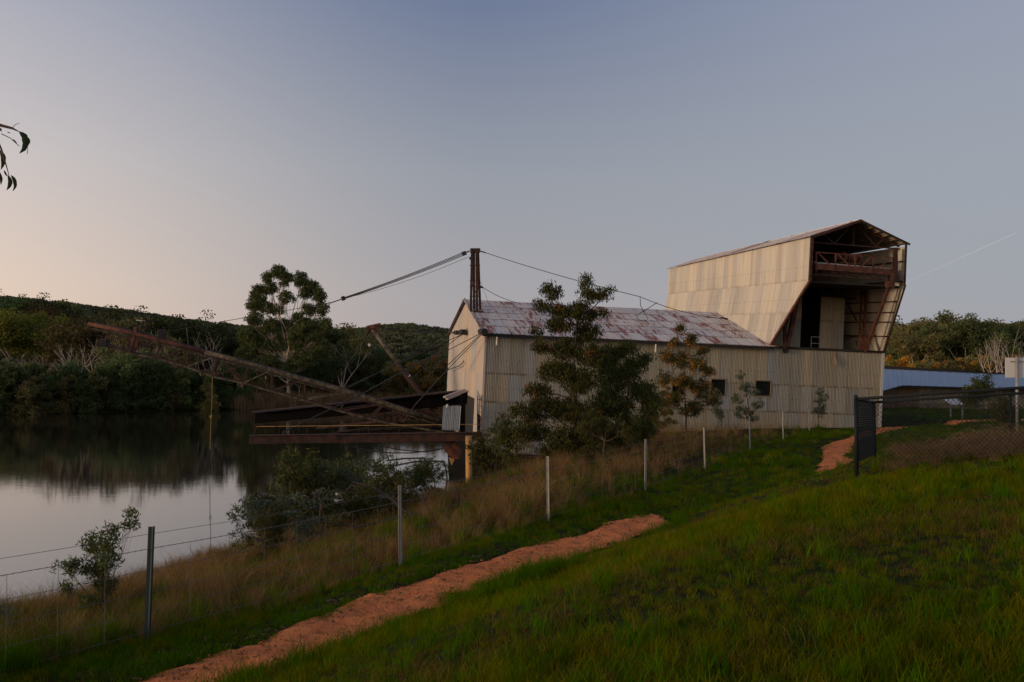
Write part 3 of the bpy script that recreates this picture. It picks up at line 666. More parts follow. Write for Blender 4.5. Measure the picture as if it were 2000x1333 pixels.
# ---- digging ladder: long rusty truss boom pointing up and left over the lake
up_ = [(868, 826), (780, 798), (700, 772), (640, 754), (585, 739), (530, 723), (470, 706), (400, 688), (330, 669), (255, 650), (172, 633)]
lo_ = [(868, 845), (752, 826), (680, 808), (621, 791), (560, 773), (530, 765), (478, 750), (415, 736), (361, 716), (307, 701), (243, 688), (205, 674)]
boom = None
for Yb, nm_, sc in ((9.0, 'mossy', 1.0), (10.6, 'rust', .75)):
    U_ = [pY(x, y, Yb) for x, y in up_]; L_ = [pY(x, y, Yb) for x, y in lo_]
    if Yb > 10: U_ = [p + Vector((0, 1.6, 0)) for p in [pY(x, y, 9.0) for x, y in up_]]; L_ = [p + Vector((0, 1.6, 0)) for p in [pY(x, y, 9.0) for x, y in lo_]]
    t_ = MB().tube(U_[:8], .16 * sc, 8, .13 * sc)
    if boom is None: boom = t_.build('digging_ladder', M['mossy'], dredge, True)
    else: t_.build('upper_chord', M['rust'], boom, True)
    MB().tube(U_[7:], .13 * sc, 8, .12 * sc).build('upper_chord', M['red_rust'] if sc == 1 else M['rust'], boom, True)
    MB().tube([p - Vector((0, 0, .28)) for p in U_], .03, 5).build('tie_rod', M['mossy'], boom)
    MB().tube(L_, .07 * sc, 6).build('lower_chord', M['mossy'] if sc == 1 else M['rust'], boom)
    UP = [(752, 789), (680, 766), (595, 742), (530, 723), (485, 710), (426, 695), (368, 679), (312, 664), (258, 651)]
    LP = [(724, 818), (665, 803), (595, 782), (530, 765), (475, 749), (414, 736), (363, 717), (307, 701), (248, 689)]
    dyv = Vector((0, 0 if Yb < 10 else 1.6, 0))
    for i, (u, l) in enumerate(zip(UP, LP)):
        a = pY(*u, 9.0) + dyv; b = pY(*l, 9.0) + dyv; MB().bar(a, b, .10 * sc).build('boom_post', M['rust'], boom)
        if i + 1 < len(UP):
            MB().bar(pY(*UP[i], 9.0) + dyv, pY(*LP[i + 1], 9.0) + dyv, .09 * sc).build('boom_diagonal', M['mossy' if i % 2 else 'rust'], boom)
            if i > 2: MB().bar(pY(*LP[i], 9.0) + dyv, pY(*UP[i + 1], 9.0) + dyv, .06 * sc).build('boom_diagonal', M['rust'], boom)
for i, (u, l) in enumerate(zip(UP, LP)):
    a = pY(*u, 9.0); b = pY(*l, 9.0); MB().bar(a, a + Vector((0, 1.6, 0)), .08).build('cross_member', M['rust'], boom); MB().bar(b, b + Vector((0, 1.6, 0)), .08).build('cross_member', M['rust'], boom)
# head of the boom: sheave box, frames standing on the chord
hb = [pY(203, 664, 9), pY(203, 677, 9)]
MB().bar(pY(203.5, 663, 9), pY(203, 678, 9), .5, 1.2, up=(0, 1, 0)).build('head_box', M['dark'], boom)
for a, b in (((172, 633), (174, 642)), ((208, 664), (258, 657)), ((208, 676), (245, 687)), ((212, 645), (208, 663)), ((246, 690), (300, 668)), ((268, 658), (305, 700))):
    MB().bar(pY(*a, 9), pY(*b, 9), .10).build('head_brace', M['rust'], boom)
for dy in (0, 1.6):
    MB().bar(pY(262, 655, 9) + Vector((0, dy, 0)), pY(266, 638, 9) + Vector((0, dy, 0)), .16).build('frame_leg', M['red_rust'], boom)
    MB().bar(pY(262, 655, 9) + Vector((0, dy, 0)), pY(252, 690, 9) + Vector((0, dy, 0)), .16).build('frame_leg', M['red_rust'], boom)
    MB().bar(pY(271, 652, 9) + Vector((0, dy, 0)), pY(281, 627, 9) + Vector((0, dy, 0)), .12).build('frame_leg', M['dark'], boom)
    MB().bar(pY(310, 664, 9) + Vector((0, dy, 0)), pY(314, 644, 9) + Vector((0, dy, 0)), .22).build('frame_leg', M['dark'], boom)
MB().bar(pY(267, 626, 9.4), pY(283, 627.5, 9.4), .5, .05).build('lamp_bracket', M['trim'], boom)
MB().bar(pY(365, 642, 10), pY(368, 676, 9.8), .05).build('whip_post', M['mossy'], boom)
cable([pY(415, 738, 9), pY(414, 790, 9), pY(412.5, 815, 9), pY(411.5, 845, 9), pY(410.5, 878, 9)], .022, 'rope', 'rope', boom)
MB().tube([pY(412.6, 812, 9), pY(412.3, 816, 9)], .10, 6).build('rope_knot', M['rope'], boom)
for (x, y, s_) in ((475, 752, .14), (563, 744, .12), (520, 735, .1)): MB().tube([pY(x, y, 8.9), pY(x, y + 7, 8.9)], s_, 7, s_ * .4).build('hanging_shackle', M['mossy'], boom)
# bucket chain hanging under the boom near the hull
bc = random.Random(5)
for i in range(9):
    t = i / 8; p = pY(745 + 100 * t, 812 + 6 * math.sin(t * 6), 9.6)
    MB().add([p + Vector((a * .32, b_ * .35, c_ * .25)) for a, b_, c_ in ((-1, -1, -1), (.6, -1, -1.1), (.6, 1, -1.1), (-1, 1, -1), (-.8, -1, .9), (1, -1, .8), (1, 1, .8), (-.8, 1, .9))],
             [(3, 2, 1, 0), (0, 1, 5, 4), (1, 2, 6, 5), (2, 3, 7, 6), (3, 0, 4, 7)]).build('bucket', M['rust'], boom)
# raking spar with its tangled head block
spar = MB().tube([pY(728, 645, 15), pY(790, 728, 13.5)], .17, 8, .19).build('derrick_spar', M['mossy'], dredge, True)
MB().tube([pY(788, 726, 13.5), pY(846, 800, 12)], .20, 8, .17).build('spar_lower', M['rust'], spar, True)
for a, b, r_ in (((716, 640), (744, 634), .14), ((712, 660), (722, 643), .09), ((716, 656), (726, 640), .07), ((730, 636), (738, 652), .16), ((728, 650), (726, 668), .04), ((722, 648), (722, 674), .03), ((745, 638), (750, 641), .1), ((724, 642), (734, 640), .2)):
    MB().tube([pY(*a, 15), pY(*b, 15)], r_, 6).build('head_tackle', M['red_rust' if r_ > .13 else 'rust'], spar)
MB().tube([pY(720, 672, 15), pY(723, 676, 15)], .10, 8).build('insulator', M['white'], spar)
MB().tube([pY(798, 734, 13.2), pY(800, 736, 13.2)], .14, 8).build('clamp', M['trim'], spar)
cable(sag(pY(748, 640, 15), pY(877, 649, 19), .15), .035)
for (x, y, X) in ((904, 649, -.3), (943, 648, -.3)):
    p = pX(x, y, X); MB().tube([p + Vector((0, -.8, 0)), p + Vector((0, .8, 0))], .20, 10).build('pulley', M['dark'], dredge)
cable([pX(878, 650, -.3), pX(893, 650, -.35), pX(905, 649, -.3)], .06); MB().tube([pX(889, 650, -.35), pX(895, 650, -.35)], .16, 8).build('pulley', M['dark'], dredge)
cable([pX(911, 650, -.2), pX(912, 641, -.2)], .03)
for a, X, b, Yb_ in (((904, 652), -.3, (842, 700), 10), ((906, 652), -.3, (669, 760), 7), ((942, 650), -.4, (876, 684), 8), ((943, 652), -.4, (876, 720), 6), ((940, 652), -.4, (872, 716), 6),):
    A = pX(*a, X)
    cable([A, pY(*b, Yb_)], .026)
cable([pY(876, 684, 8), pY(848, 693, 8), pY(705, 771, 6.5), pY(552, 845, 1.5)], .045)
cable([pY(876, 720, 6), pY(812, 790, 5), pY(788, 823, 4)], .04); MB().tube([pY(797, 812, 4.4), pY(788, 823, 4)], .05, 7).build('turnbuckle', M['mossy'], dredge)
cable([pX(906, 705, -.15), pX(903, 710, -.2), pX(897, 715, -.3), pX(885, 719, -.4), pX(872, 724, -.5)], .035)
cable([pY(845, 700, 12), pY(800, 745, 12)], .02); cable([pY(862, 705, 12), pY(826, 748, 12)], .02); cable([pY(850, 672, 10), pY(660, 768, 9)], .02)
# ------------------------------------------------------------------ vegetation
def tubes(segs, n=5):
    V = []; Q = []; b = 0; ang = np.arange(n) * 2 * math.pi / n
    for p0, p1, r0, r1 in segs:
        d = p1 - p0; d = d / (np.linalg.norm(d) + 1e-9); u = np.array([0, 0, 1.]) if abs(d[2]) < .9 else np.array([1., 0, 0])
        x = np.cross(d, u); x /= np.linalg.norm(x); y = np.cross(d, x); ring = np.outer(np.cos(ang), x) + np.outer(np.sin(ang), y)
        V.append(p0 + ring * r0); V.append(p1 + ring * r1)
        Q += [(b + j, b + (j + 1) % n, b + n + (j + 1) % n, b + n + j) for j in range(n)]; b += 2 * n
    return np.concatenate(V), np.array(Q)
def skeleton(rs, h, fork, n0, spread, levels, r0, lean=.1, curve=.25, ratio=.62, stems=1, up=.35):
    segs = []; tips = []
    def branch(p, d, length, r, lv):
        k = 3; q = p.copy(); dd = d.copy(); rr_ = r
        for i in range(k):
            dd = dd + rs.randn(3) * curve * .3 + np.array([0, 0, up * .12]); dd /= np.linalg.norm(dd)
            q2 = q + dd * length / k; r2 = r * (1 - .45 * (i + 1) / k); segs.append((q.copy(), q2.copy(), rr_, r2))
            if lv >= 2 and i == 1: tips.append((q2.copy(), lv))
            if lv < levels and i >= 1 and lv > 0:
                a = rs.rand() * 6.28; o = np.array([math.cos(a), math.sin(a), .3 * rs.randn()]); nd_ = dd * .6 + o * spread; nd_ /= np.linalg.norm(nd_); branch(q2, nd_, length * ratio * .85, r2 * .6, lv + 1)
            q = q2; rr_ = r2
        if lv < levels:
            m_ = n0 if lv == 0 else 2; a0 = rs.rand() * 6.28
            for j in range(m_):
                a = a0 + 6.28 * j / m_ + rs.randn() * .35; s = spread * (.6 + .7 * rs.rand()); nd_ = dd + np.array([math.cos(a), math.sin(a), 0]) * s + np.array([0, 0, up * .5]); nd_ /= np.linalg.norm(nd_)
                branch(q, nd_, length * ratio * (.8 + .4 * rs.rand()) if lv else h * (1 - fork) * .48 * (.8 + .4 * rs.rand()), rr_ * .72, lv + 1)
        else: tips.append((q.copy(), lv))
    for s_ in range(stems):
        d = np.array([rs.randn() * lean, rs.randn() * lean, 1.]); d /= np.linalg.norm(d)
        if stems > 1: a = 6.28 * s_ / stems; d = d + np.array([math.cos(a), math.sin(a), 0]) * spread * .45; d /= np.linalg.norm(d)
        branch(np.array([rs.randn() * .1, rs.randn() * .1, -.3]), d, h * fork + .3, r0, 0)
    return segs, tips
def leaves(rs, pts, n, rad, ln, wd, droop=.3, squash=.75):
    P0 = np.repeat(np.array(pts), n, 0); k = len(P0)
    o = rs.randn(k, 3); o /= np.linalg.norm(o, axis=1)[:, None] + 1e-9; o *= (rs.rand(k, 1) ** .45) * rad; o[:, 2] *= squash
    c = P0 + o; d = rs.randn(k, 3); d[:, 2] -= droop * 2; d /= np.linalg.norm(d, axis=1)[:, None]; s = np.cross(d, rs.randn(k, 3)); s /= np.linalg.norm(s, axis=1)[:, None] + 1e-9
    sc = (.6 + .8 * rs.rand(k, 1)); a = d * ln * .5 * sc; b_ = s * wd * .5 * sc
    V = np.stack([c - a, c + b_, c + a, c - b_], 1).reshape(-1, 3); return V, np.arange(4 * k).reshape(k, 4)
def tree_proto(seed, h, leafmat, barkmat, fork=.3, n0=4, spread=.6, levels=3, r0=.25, clump=1.0, nleaf=60, ln=.35, wd=.18, mult=1, stems=1, bloom=None, bfrac=.3, jit=.5, **kw):
    rs = np.random.RandomState(seed); segs, tips = skeleton(rs, h, fork, n0, spread, levels, r0, stems=stems, **kw)
    zmax = max(t[0][2] for t in tips); f = h / (zmax + clump * .6)
    segs = [(a * f, b * f, c * f, d * f) for a, b, c, d in segs]; pts = [t[0] * f + rs.randn(3) * jit * clump for t in tips for _ in range(mult)]
    V, Q = tubes(segs); tm = mesh_np('trunk', V, Q, barkmat, True)
    sel = rs.rand(len(pts)) < bfrac if bloom else np.zeros(len(pts), bool)
    out = [tm]; pg = [p for p, s in zip(pts, sel) if not s]; V, Q = leaves(rs, pg, nleaf, clump, ln, wd); out.append(mesh_np('crown', V, Q, leafmat))
    if bloom:
        pb = [p for p, s in zip(pts, sel) if s]; V, Q = leaves(rs, pb, int(nleaf * .9), clump * .8, ln * .7, wd * .8); out.append(mesh_np('blossom', V, Q, bloom))
    return out
def plant(name, proto, x, y, s=1.0, rz=0.0, label='', cat='tree', group=None, z=None, sx=1.0):
    e = empty(name, (x, y, gz(x, y) - .05 if z is None else z), label, cat, group); e.rotation_euler = (0, 0, rz); e.scale = (s * sx, s * sx, s)
    for i, (nm_, me) in enumerate(zip(('trunk', 'crown', 'blossom'), proto)): link(nm_, me, e)
    return e
VR = random.Random(77)
M['leaf_bright2'] = leaf_mat('sunlit_green_leaves', (.11, .17, .02), (.22, .25, .04))
FT = [tree_proto(101, 16, M['leaf_gum'], M['bark_pale'], .28, 4, .62, 3, .3, 1.25, 55, .42, .26, 1),
      tree_proto(102, 15, M['leaf_olive'], M['bark_pale'], .3, 4, .7, 3, .28, 1.3, 55, .42, .26, 1),
      tree_proto(103, 14, M['leaf_deep'], M['bark_dark'], .22, 5, .7, 3, .28, 1.4, 60, .42, .28, 1),
      tree_proto(104, 16, M['leaf_olive'], M['bark_pale'], .34, 3, .5, 3, .28, 1.3, 60, .42, .26, 1),
      tree_proto(105, 13, M['leaf_gum'], M['bark_dark'], .2, 5, .8, 3, .25, 1.3, 60, .42, .28, 1),
      tree_proto(106, 15, M['leaf_bright2'], M['bark_pale'], .2, 5, .7, 3, .3, 1.5, 70, .42, .30, 1)]
def env_tree(seed, blobs, leafmat, barkmat, dens, cr_, nleaf, ln, wd, r0, trunk_pts, bloom=None, bfrac=.3, depth=1.0, droop=.3, limbs=.5):
    """a tree built to an outline: foliage masses (x, z, half width, half height) round limbs that run from the trunk to each mass"""
    r_ = np.random.RandomState(seed); segs = []; pts = []
    tp_ = [np.array(p, float) for p in trunk_pts]
    for i in range(len(tp_) - 1): segs.append((tp_[i], tp_[i + 1], r0 * (1 - .8 * i / len(tp_)), r0 * (1 - .8 * (i + 1) / len(tp_))))
    for (bx_, bz, rx, rz) in blobs:
        dy = r_.uniform(-.6, .6) * depth * max(0.3, 1.0 - abs(bx_) * .05) * max(rx, 1.0) * .8; c_ = np.array([bx_, dy, bz]); ry = (rx + rz) / 2 * depth
        cand = [p for p in tp_ if p[2] < bz - .4 * rz] or [tp_[0]]; st_ = min(cand, key=lambda p: np.linalg.norm(p - c_) + (bz - p[2]) * .2)
        k = 5; pv = st_.copy(); lim = []; R0 = r0 * .42
        for j in range(1, k + 1):
            t = j / k; q = st_ + (c_ - st_) * np.array([t ** .85, t ** .85, t]) + r_.randn(3) * .04 * np.linalg.norm(c_ - st_) * (j < k); segs.append((pv, q, R0 * (1 - .75 * (j - 1) / k), R0 * (1 - .75 * j / k))); lim.append(q); pv = q
        n_ = max(3, int(dens * (rx * rz * ry) ** (2 / 3)))
        for j in range(n_):
            o = r_.randn(3); o /= np.linalg.norm(o); o *= r_.rand() ** .35; p = c_ + o * np.array([rx, ry, rz]); pts.append(p)
            if r_.rand() < limbs:
                s_ = lim[r_.randint(1, k)]; mid_ = (s_ + p) / 2 + np.array([0, 0, -.08 * np.linalg.norm(p - s_)]) + r_.randn(3) * .05; segs.append((s_, mid_, R0 * .22, R0 * .15)); segs.append((mid_, p, R0 * .15, R0 * .08))
    V, Q = tubes(segs); tm = mesh_np('trunk', V, Q, barkmat, True); pts = np.array(pts); sel = r_.rand(len(pts)) < (bfrac if bloom else -1)
    V, Q = leaves(r_, pts[~sel], nleaf, cr_, ln, wd, droop); out = [tm, mesh_np('crown', V, Q, leafmat)]
    if bloom: V, Q = leaves(r_, pts[sel], nleaf, cr_ * .8, ln * .7, wd * .9, 0); out.append(mesh_np('blossom', V, Q, bloom))
    return out
def shrub_blobs(seed, w_, h_, n_):
    q = np.random.RandomState(seed); return [(q.uniform(-w_, w_), h_ * (q.rand() ** .8) * (1 - .25 * q.rand()), w_ * q.uniform(.3, .55), h_ * q.uniform(.16, .28)) for _ in range(n_)] + [(-.5 * w_, .12 * h_, w_ * .6, h_ * .16), (.5 * w_, .12 * h_, w_ * .6, h_ * .16)]
SHR = [env_tree(111 + i, shrub_blobs(211 + i, 2.4, 5.2, 8), lm, M['bark_dark'], 13, .62, 50, .34, .15, .1, [(0, 0, -.3), (0, 0, 1.2), (.1, 0, 2.4)]) for i, lm in enumerate((M['leaf_deep'], M['leaf_gum'], M['leaf_olive'], M['leaf_deep']))]
def px_pos(px, D): return ((px - 1000) / F * D, D)
# far shore wood, tree by tree
wood = [(-40, 172, 5, 1.12), (25, 162, 5, 1.14), (85, 166, 5, 1.08), (140, 200, 2, 1.1), (165, 172, 0, .85), (205, 190, 1, 1.15), (235, 165, 4, .8), (262, 200, 1, 1.22), (300, 178, 1, .95), (330, 196, 2, 1.28), (372, 200, 4, 1.3),
        (352, 174, 3, .85), (405, 185, 1, 1.05), (440, 205, 2, 1.25), (452, 182, 4, .9), (30, 215, 2, 1.3), (110, 225, 0, 1.1), (185, 228, 4, 1.25), (250, 232, 3, 1.1), (310, 236, 2, 1.28), (395, 232, 1, 1.25), (480, 230, 0, 1.25), (505, 212, 4, 1.15),
        (-90, 190, 0, 1.2), (640, 205, 1, 1.05), (672, 192, 0, 1.12), (690, 204, 3, 1.15), (720, 196, 4, .8), (750, 200, 4, .72), (785, 205, 2, .66), (655, 228, 4, 1.2), (610, 222, 2, 1.2), (705, 232, 2, 1.05), (760, 235, 4, .85),
        (812, 232, 2, .8), (850, 228, 4, .7), (880, 236, 2, .75), (920, 240, 0, .7), (825, 205, 3, .6), (862, 208, 1, .62), (545, 214, 2, 1.1), (590, 206, 4, 1.0), (625, 190, 4, .9)]
LAB = {0: 'mid green gum tree in the wood across the lake', 1: 'olive gum tree with pale limbs in the wood across the lake', 2: 'dark dense tree in the wood across the lake', 3: 'slim olive gum tree in the wood across the lake', 4: 'low spreading green tree in the wood across the lake', 5: 'bright yellow-green rounded tree at the left end of the far shore'}
wood += [(60, 190, 2, 1.35), (120, 186, 1, 1.18), (285, 215, 0, 1.35), (355, 222, 2, 1.35), (425, 215, 0, 1.3), (500, 186, 2, .62), (535, 184, 4, .6), (590, 185, 0, .66), (615, 184, 2, .6), (470, 188, 1, .62)]
for px, D, k, s in wood:
    if 172 <= px <= 196 or 372 < px < 466: continue
    if px < 172: D *= 1.72; s *= 1.27
    x, y = px_pos(px, D); s2 = s * .92
    if k == 3: s2 = s * .85
    plant(('bright_tree' if k == 5 else 'gum_tree'), FT[k], x, y, s2, VR.uniform(0, 6.28), LAB[k], 'tree', 'trees of the kind %s across the lake' % ('bright', 'olive', 'dark', 'slim', 'spreading', 'sunlit')[(k + 1) % 6 if k < 5 else 5], sx=VR.uniform(.95, 1.15))
for o in bpy.data.objects:
    if o.get('group', '').startswith('trees of the kind'):
        o['group'] = {'mid': 'mid green gum trees across the lake', 'oli': 'olive gum trees across the lake', 'dar': 'dark trees across the lake', 'sli': 'slim olive gums across the lake', 'low': 'spreading trees across the lake', 'bri': 'bright trees at the left of the far shore'}[o['label'][:3]]
# waterside shrubs along the far shore
for i in range(44):
    px = -60 + i * 12.3 + VR.uniform(-6, 6); D = np.interp(px, [-80, 0, 130, 300, 480], [146, 147.6, 154, 164, 172]) + VR.uniform(.2, 5); k = VR.choice([0, 0, 3, 1, 2]); x, y = px_pos(px, D)
    plant('waterside_shrub', SHR[k], x, y, VR.uniform(.95, 1.3) if px < 420 else .6, VR.uniform(0, 6.28), 'dark leafy shrub in the thicket along the far waterline', 'shrub', 'shrubs along the far waterline')
for i in range(16):
    px = 640 + i * 17 + VR.uniform(-5, 5); D = 188 + VR.uniform(0, 8); k = VR.choice([1, 2, 2, 3]); x, y = px_pos(px, D)
    plant('shore_shrub', SHR[k], x, y, VR.uniform(.6, .95), VR.uniform(0, 6.28), 'olive shrub on the far bank seen past the dredge cables', 'shrub', 'shrubs on the far bank behind the cables')
# the tall gum
gb = [(544, 528, 18, 12), (519, 540, 10, 17), (501, 574, 18, 20), (489, 596, 15, 12), (557, 543, 16, 18), (588, 545, 13, 18), (612, 560, 16, 15), (626, 580, 14, 16), (634, 604, 12, 14), (560, 582, 16, 13), (598, 574, 14, 14), (539, 607, 18, 11), (514, 602, 17, 11), (608, 607, 16, 13), (583, 623, 14, 11),
      (491, 625, 18, 17), (483, 660, 22, 22), (526, 643, 22, 16), (560, 640, 18, 14), (603, 643, 22, 18), (577, 674, 26, 18), (539, 680, 20, 20), (501, 682, 22, 22), (618, 662, 20, 20), (530, 565, 12, 12), (640, 640, 12, 16), (520, 720, 30, 20), (600, 710, 30, 20), (560, 730, 22, 16), (478, 700, 20, 22), (636, 690, 16, 22), (500, 660, 20, 18), (585, 655, 22, 14)]
big = env_tree(202, [((px - 562) / 10.9, (805 - py) / 10.9, a_ / 10.9, c_ / 10.9) for px, py, a_, c_ in gb], M['leaf_gum'], M['bark_pale'], 21, .72, 50, .36, .15, .30,
               [(0, 0, -.5), (.1, .1, 4), (-.2, 0, 8), (-.9, .3, 9.5), (.5, -.2, 10), (-2.2, .2, 13), (-.6, .4, 15), (1.6, -.3, 14), (.2, .1, 18), (2.6, 0, 17.5), (-3, 0, 17)][:3] , depth=1.0)
x, y = px_pos(562, 178); plant('tall_gum_tree', big, x, y, .935, 0, 'tallest gum tree with open rounded crown rising above the far shore wood', 'tree')
gold_p = tree_proto(203, 6, M['leaf_olive'], M['bark_dark'], .15, 5, .8, 2, .1, .8, 110, .3, .16, 2, bloom=M['leaf_rustgold'], bfrac=.4)
for px, D, s in ((800, 190, 1.25), (822, 192, 1.0), (868, 190, 1.35), (850, 188, .9), (12, 158, .9), (60, 160, .75)):
    x, y = px_pos(px, D); plant('autumn_wattle', gold_p, x, y, s, VR.uniform(0, 6), 'small tree with dull gold foliage among the far bank shrubs', 'tree', 'dull gold wattles on the far bank')
# dead trees
def dead_proto(seed, h, mt, **kw):
    rs = np.random.RandomState(seed); segs, tips = skeleton(rs, h, .18, 4, .5, 3, h * .03, **kw); z = max(t[0][2] for t in tips); f = h / z
    V, Q = tubes([(a * f, b * f, c * f, d * f) for a, b, c, d in segs]); return mesh_np('dead_tree', V, Q, mt, True)
for j, (px, D, h, sd_, lb) in enumerate(((150, 163, 10.5, 31, 'bare bleached tree leaning over the far shrubs, left of the boom tip'), (212, 166, 11.5, 32, 'bare grey dead tree directly under the boom tip'), (290, 170, 11, 33, 'dead tree with orange-lit branches behind the boom'), (325, 172, 10.5, 34, 'bare pale trunks right of the boom frame'), (410, 182, 13, 36, 'pale bare-limbed tree standing in the wood right of the rope'), (250, 180, 14, 37, 'tall pale dead limbs in the wood behind the boom tip'), (665, 188, 12, 38, 'pale leaning dead tree in the wood right of the tall gum'), (60, 160, 9, 39, 'small bleached dead tree among the shrubs at the left'), (572, 186, 13, 35, 'dead branching tree at the foot of the tall gum'))):
    x, y = px_pos(px, D); o = link('dead_tree', dead_proto(sd_, h, M['bark_dead']), None, (x, y, gz(x, y))); tag(o, lb, 'dead tree')
# reeds along the far shore
def blades(rs, n, h, wd, lean, segs=2, rad=.12):
    V = []; Q = []; b = 0
    for i in range(n):
        a = rs.rand() * 6.28; r_ = rad * math.sqrt(rs.rand()); base = np.array([math.cos(a) * r_, math.sin(a) * r_, -.02]); a2 = rs.rand() * 6.28
        o = np.array([math.cos(a2), math.sin(a2), 0]) * lean * (.3 + rs.rand()); hh = h * (.5 + .6 * rs.rand()); t_ = rs.rand() * 3.14; s = np.array([math.cos(t_), math.sin(t_), 0]) * wd * .5
        for k in range(segs + 1):
            t = k / segs; c = base + o * hh * t * t + np.array([0, 0, hh * t * (1 - .25 * lean * t)]); ww = s * (1 - .85 * t); V += [c - ww, c + ww]
        for k in range(segs): Q.append((b + 2 * k, b + 2 * k + 1, b + 2 * k + 3, b + 2 * k + 2))
        b += 2 * (segs + 1)
    return np.array(V), np.array(Q)
def proto_obj(name, me): return bpy.data.objects.new(name, me)
def scatter(name, pts, protos, smin, smax, seed=0, tilt=.08, kind='stuff', scales=None):
    """one object whose geometry nodes set copies of the prototype clumps on its points"""
    rs = np.random.RandomState(seed); n = len(pts); me = bpy.data.meshes.new(name); me.vertices.add(n); me.vertices.foreach_set('co', np.asarray(pts, np.float32).ravel())
    a = me.attributes.new('turn', 'FLOAT_VECTOR', 'POINT'); rot = np.stack([rs.randn(n) * tilt, rs.randn(n) * tilt, rs.rand(n) * 6.28], 1).astype(np.float32); a.data.foreach_set('vector', rot.ravel())
    a = me.attributes.new('size', 'FLOAT', 'POINT'); a.data.foreach_set('value', (scales if scales is not None else rs.uniform(smin, smax, n)).astype(np.float32))
    a = me.attributes.new('pick', 'INT', 'POINT'); a.data.foreach_set('value', rs.randint(0, len(protos), n).astype(np.int32))
    o = link(name, me); ng = bpy.data.node_groups.new(name, 'GeometryNodeTree')
    ng.interface.new_socket('Geometry', in_out='INPUT', socket_type='NodeSocketGeometry'); ng.interface.new_socket('Geometry', in_out='OUTPUT', socket_type='NodeSocketGeometry')
    gi = ng.nodes.new('NodeGroupInput'); go = ng.nodes.new('NodeGroupOutput'); ip = ng.nodes.new('GeometryNodeInstanceOnPoints'); jn = ng.nodes.new('GeometryNodeJoinGeometry')
    for pm in protos[::-1]:
        oi = ng.nodes.new('GeometryNodeObjectInfo'); oi.inputs['Object'].default_value = pm; oi.inputs['As Instance'].default_value = True; ng.links.new(oi.outputs['Geometry'], jn.inputs[0])
    def attr(nm_, t):
        na = ng.nodes.new('GeometryNodeInputNamedAttribute'); na.data_type = t; na.inputs['Name'].default_value = nm_; return na.outputs['Attribute']
    ng.links.new(gi.outputs[0], ip.inputs['Points']); ng.links.new(jn.outputs[0], ip.inputs['Instance']); ip.inputs['Pick Instance'].default_value = True
    ng.links.new(attr('pick', 'INT'), ip.inputs['Instance Index']); ng.links.new(attr('turn', 'FLOAT_VECTOR'), ip.inputs['Rotation']); ng.links.new(attr('size', 'FLOAT'), ip.inputs['Scale'])
    ng.links.new(ip.outputs[0], go.inputs[0]); md = o.modifiers.new('scatter', 'NODES'); md.node_group = ng
    return tag(o, kind=kind)
def tuft(name, seed, n, h, wd, lean, mt, segs=2, rad=.12):
    V, Q = blades(np.random.RandomState(seed), n, h, wd, lean, segs, rad); return proto_obj(name, mesh_np(name, V, Q, mt))
rs = np.random.RandomState(21)
# hillside forest
n = 17000; px = rs.uniform(-350, 2350, n); rr_ = np.sqrt(rs.uniform(225 ** 2, 800 ** 2, n)); X = (px - 1000) / F; Y = rr_ / np.sqrt(1 + X * X); X = X * Y
keep = ~((Y < 260) & (X > 30)); X, Y = X[keep], Y[keep]; Zh = ground(X, Y)
hp = []
for s_ in range(4):
    r2 = np.random.RandomState(300 + s_); cp = [np.array([math.cos(k * 1.3) * 2.1 * r2.rand(), math.sin(k * 1.3) * 2.1 * r2.rand(), 4.6 + .8 * r2.rand()]) for k in range(9)]; V, Q = leaves(r2, cp, 46, 1.5, .8, .55, 0, .6); hp.append(proto_obj('hill_crown', mesh_np('hill_crown', V, Q, M['hillleaf'])))
scatter('distant_forest', np.stack([X, Y, Zh - 1.0], 1), hp, .7, 1.4, 5, .04)
# reeds
reedp = [tuft('reed_clump', 400 + i, 60, 2.2, .06, .12, M['reed'], 1, .7) for i in range(3)]
px = np.concatenate([rs.uniform(430, 700, 260), rs.uniform(560, 960, 160)]); D = np.interp(px, [-80, 480, 870], [147, 172, 180]) + rs.uniform(1.0, 7, len(px)); X = (px - 1000) / F * D
scatter('reeds', np.stack([X, D, ground(X, D)], 1), reedp, .6, 1.15, 6)

# right-hand side beyond the dredge
for px, D, k, s in ((1745, 165, 4, .82), (1765, 175, 1, .95), (1790, 150, 1, .72), (1815, 160, 3, .85), (1838, 172, 0, .93), (1870, 155, 0, .78), (1893, 150, 0, .90), (1925, 165, 2, .92), (1950, 150, 4, .78), (1985, 160, 2, .88), (2020, 158, 1, .9), (2060, 160, 4, .9), (2110, 150, 2, .9), (1850, 185, 3, 1.0), (1905, 190, 4, 1.0), (1775, 190, 2, .92), (1960, 185, 1, 1.0), (1740, 190, 0, 1.0)):
    x, y = px_pos(px, D); plant('roadside_gum', FT[k], x, y, s * .9, VR.uniform(0, 6.28), LAB[k].replace('in the wood across the lake', 'on the rise behind the blue-roofed shed'), 'tree', 'trees on the rise behind the blue-roofed shed, %s' % ['mid green', 'olive', 'dark', 'slim', 'spreading', 'bright'][k], sx=VR.uniform(1.0, 1.2))
gold2 = tree_proto(204, 5, M['leaf_bright'], M['bark_dark'], .15, 5, .8, 2, .1, .7, 120, .26, .15, 2, bloom=M['leaf_gold'], bfrac=.85)
for px, D, s, lb in ((1738, 112, 1.0, 'bright golden flowering wattle against the corner of the dredge wall'), (1770, 114, .85, 'second golden wattle, low and round, just right of the dredge corner')):
    x, y = px_pos(px, D); plant('golden_wattle', gold2, x, y, s, VR.uniform(0, 6), lb, 'wattle')
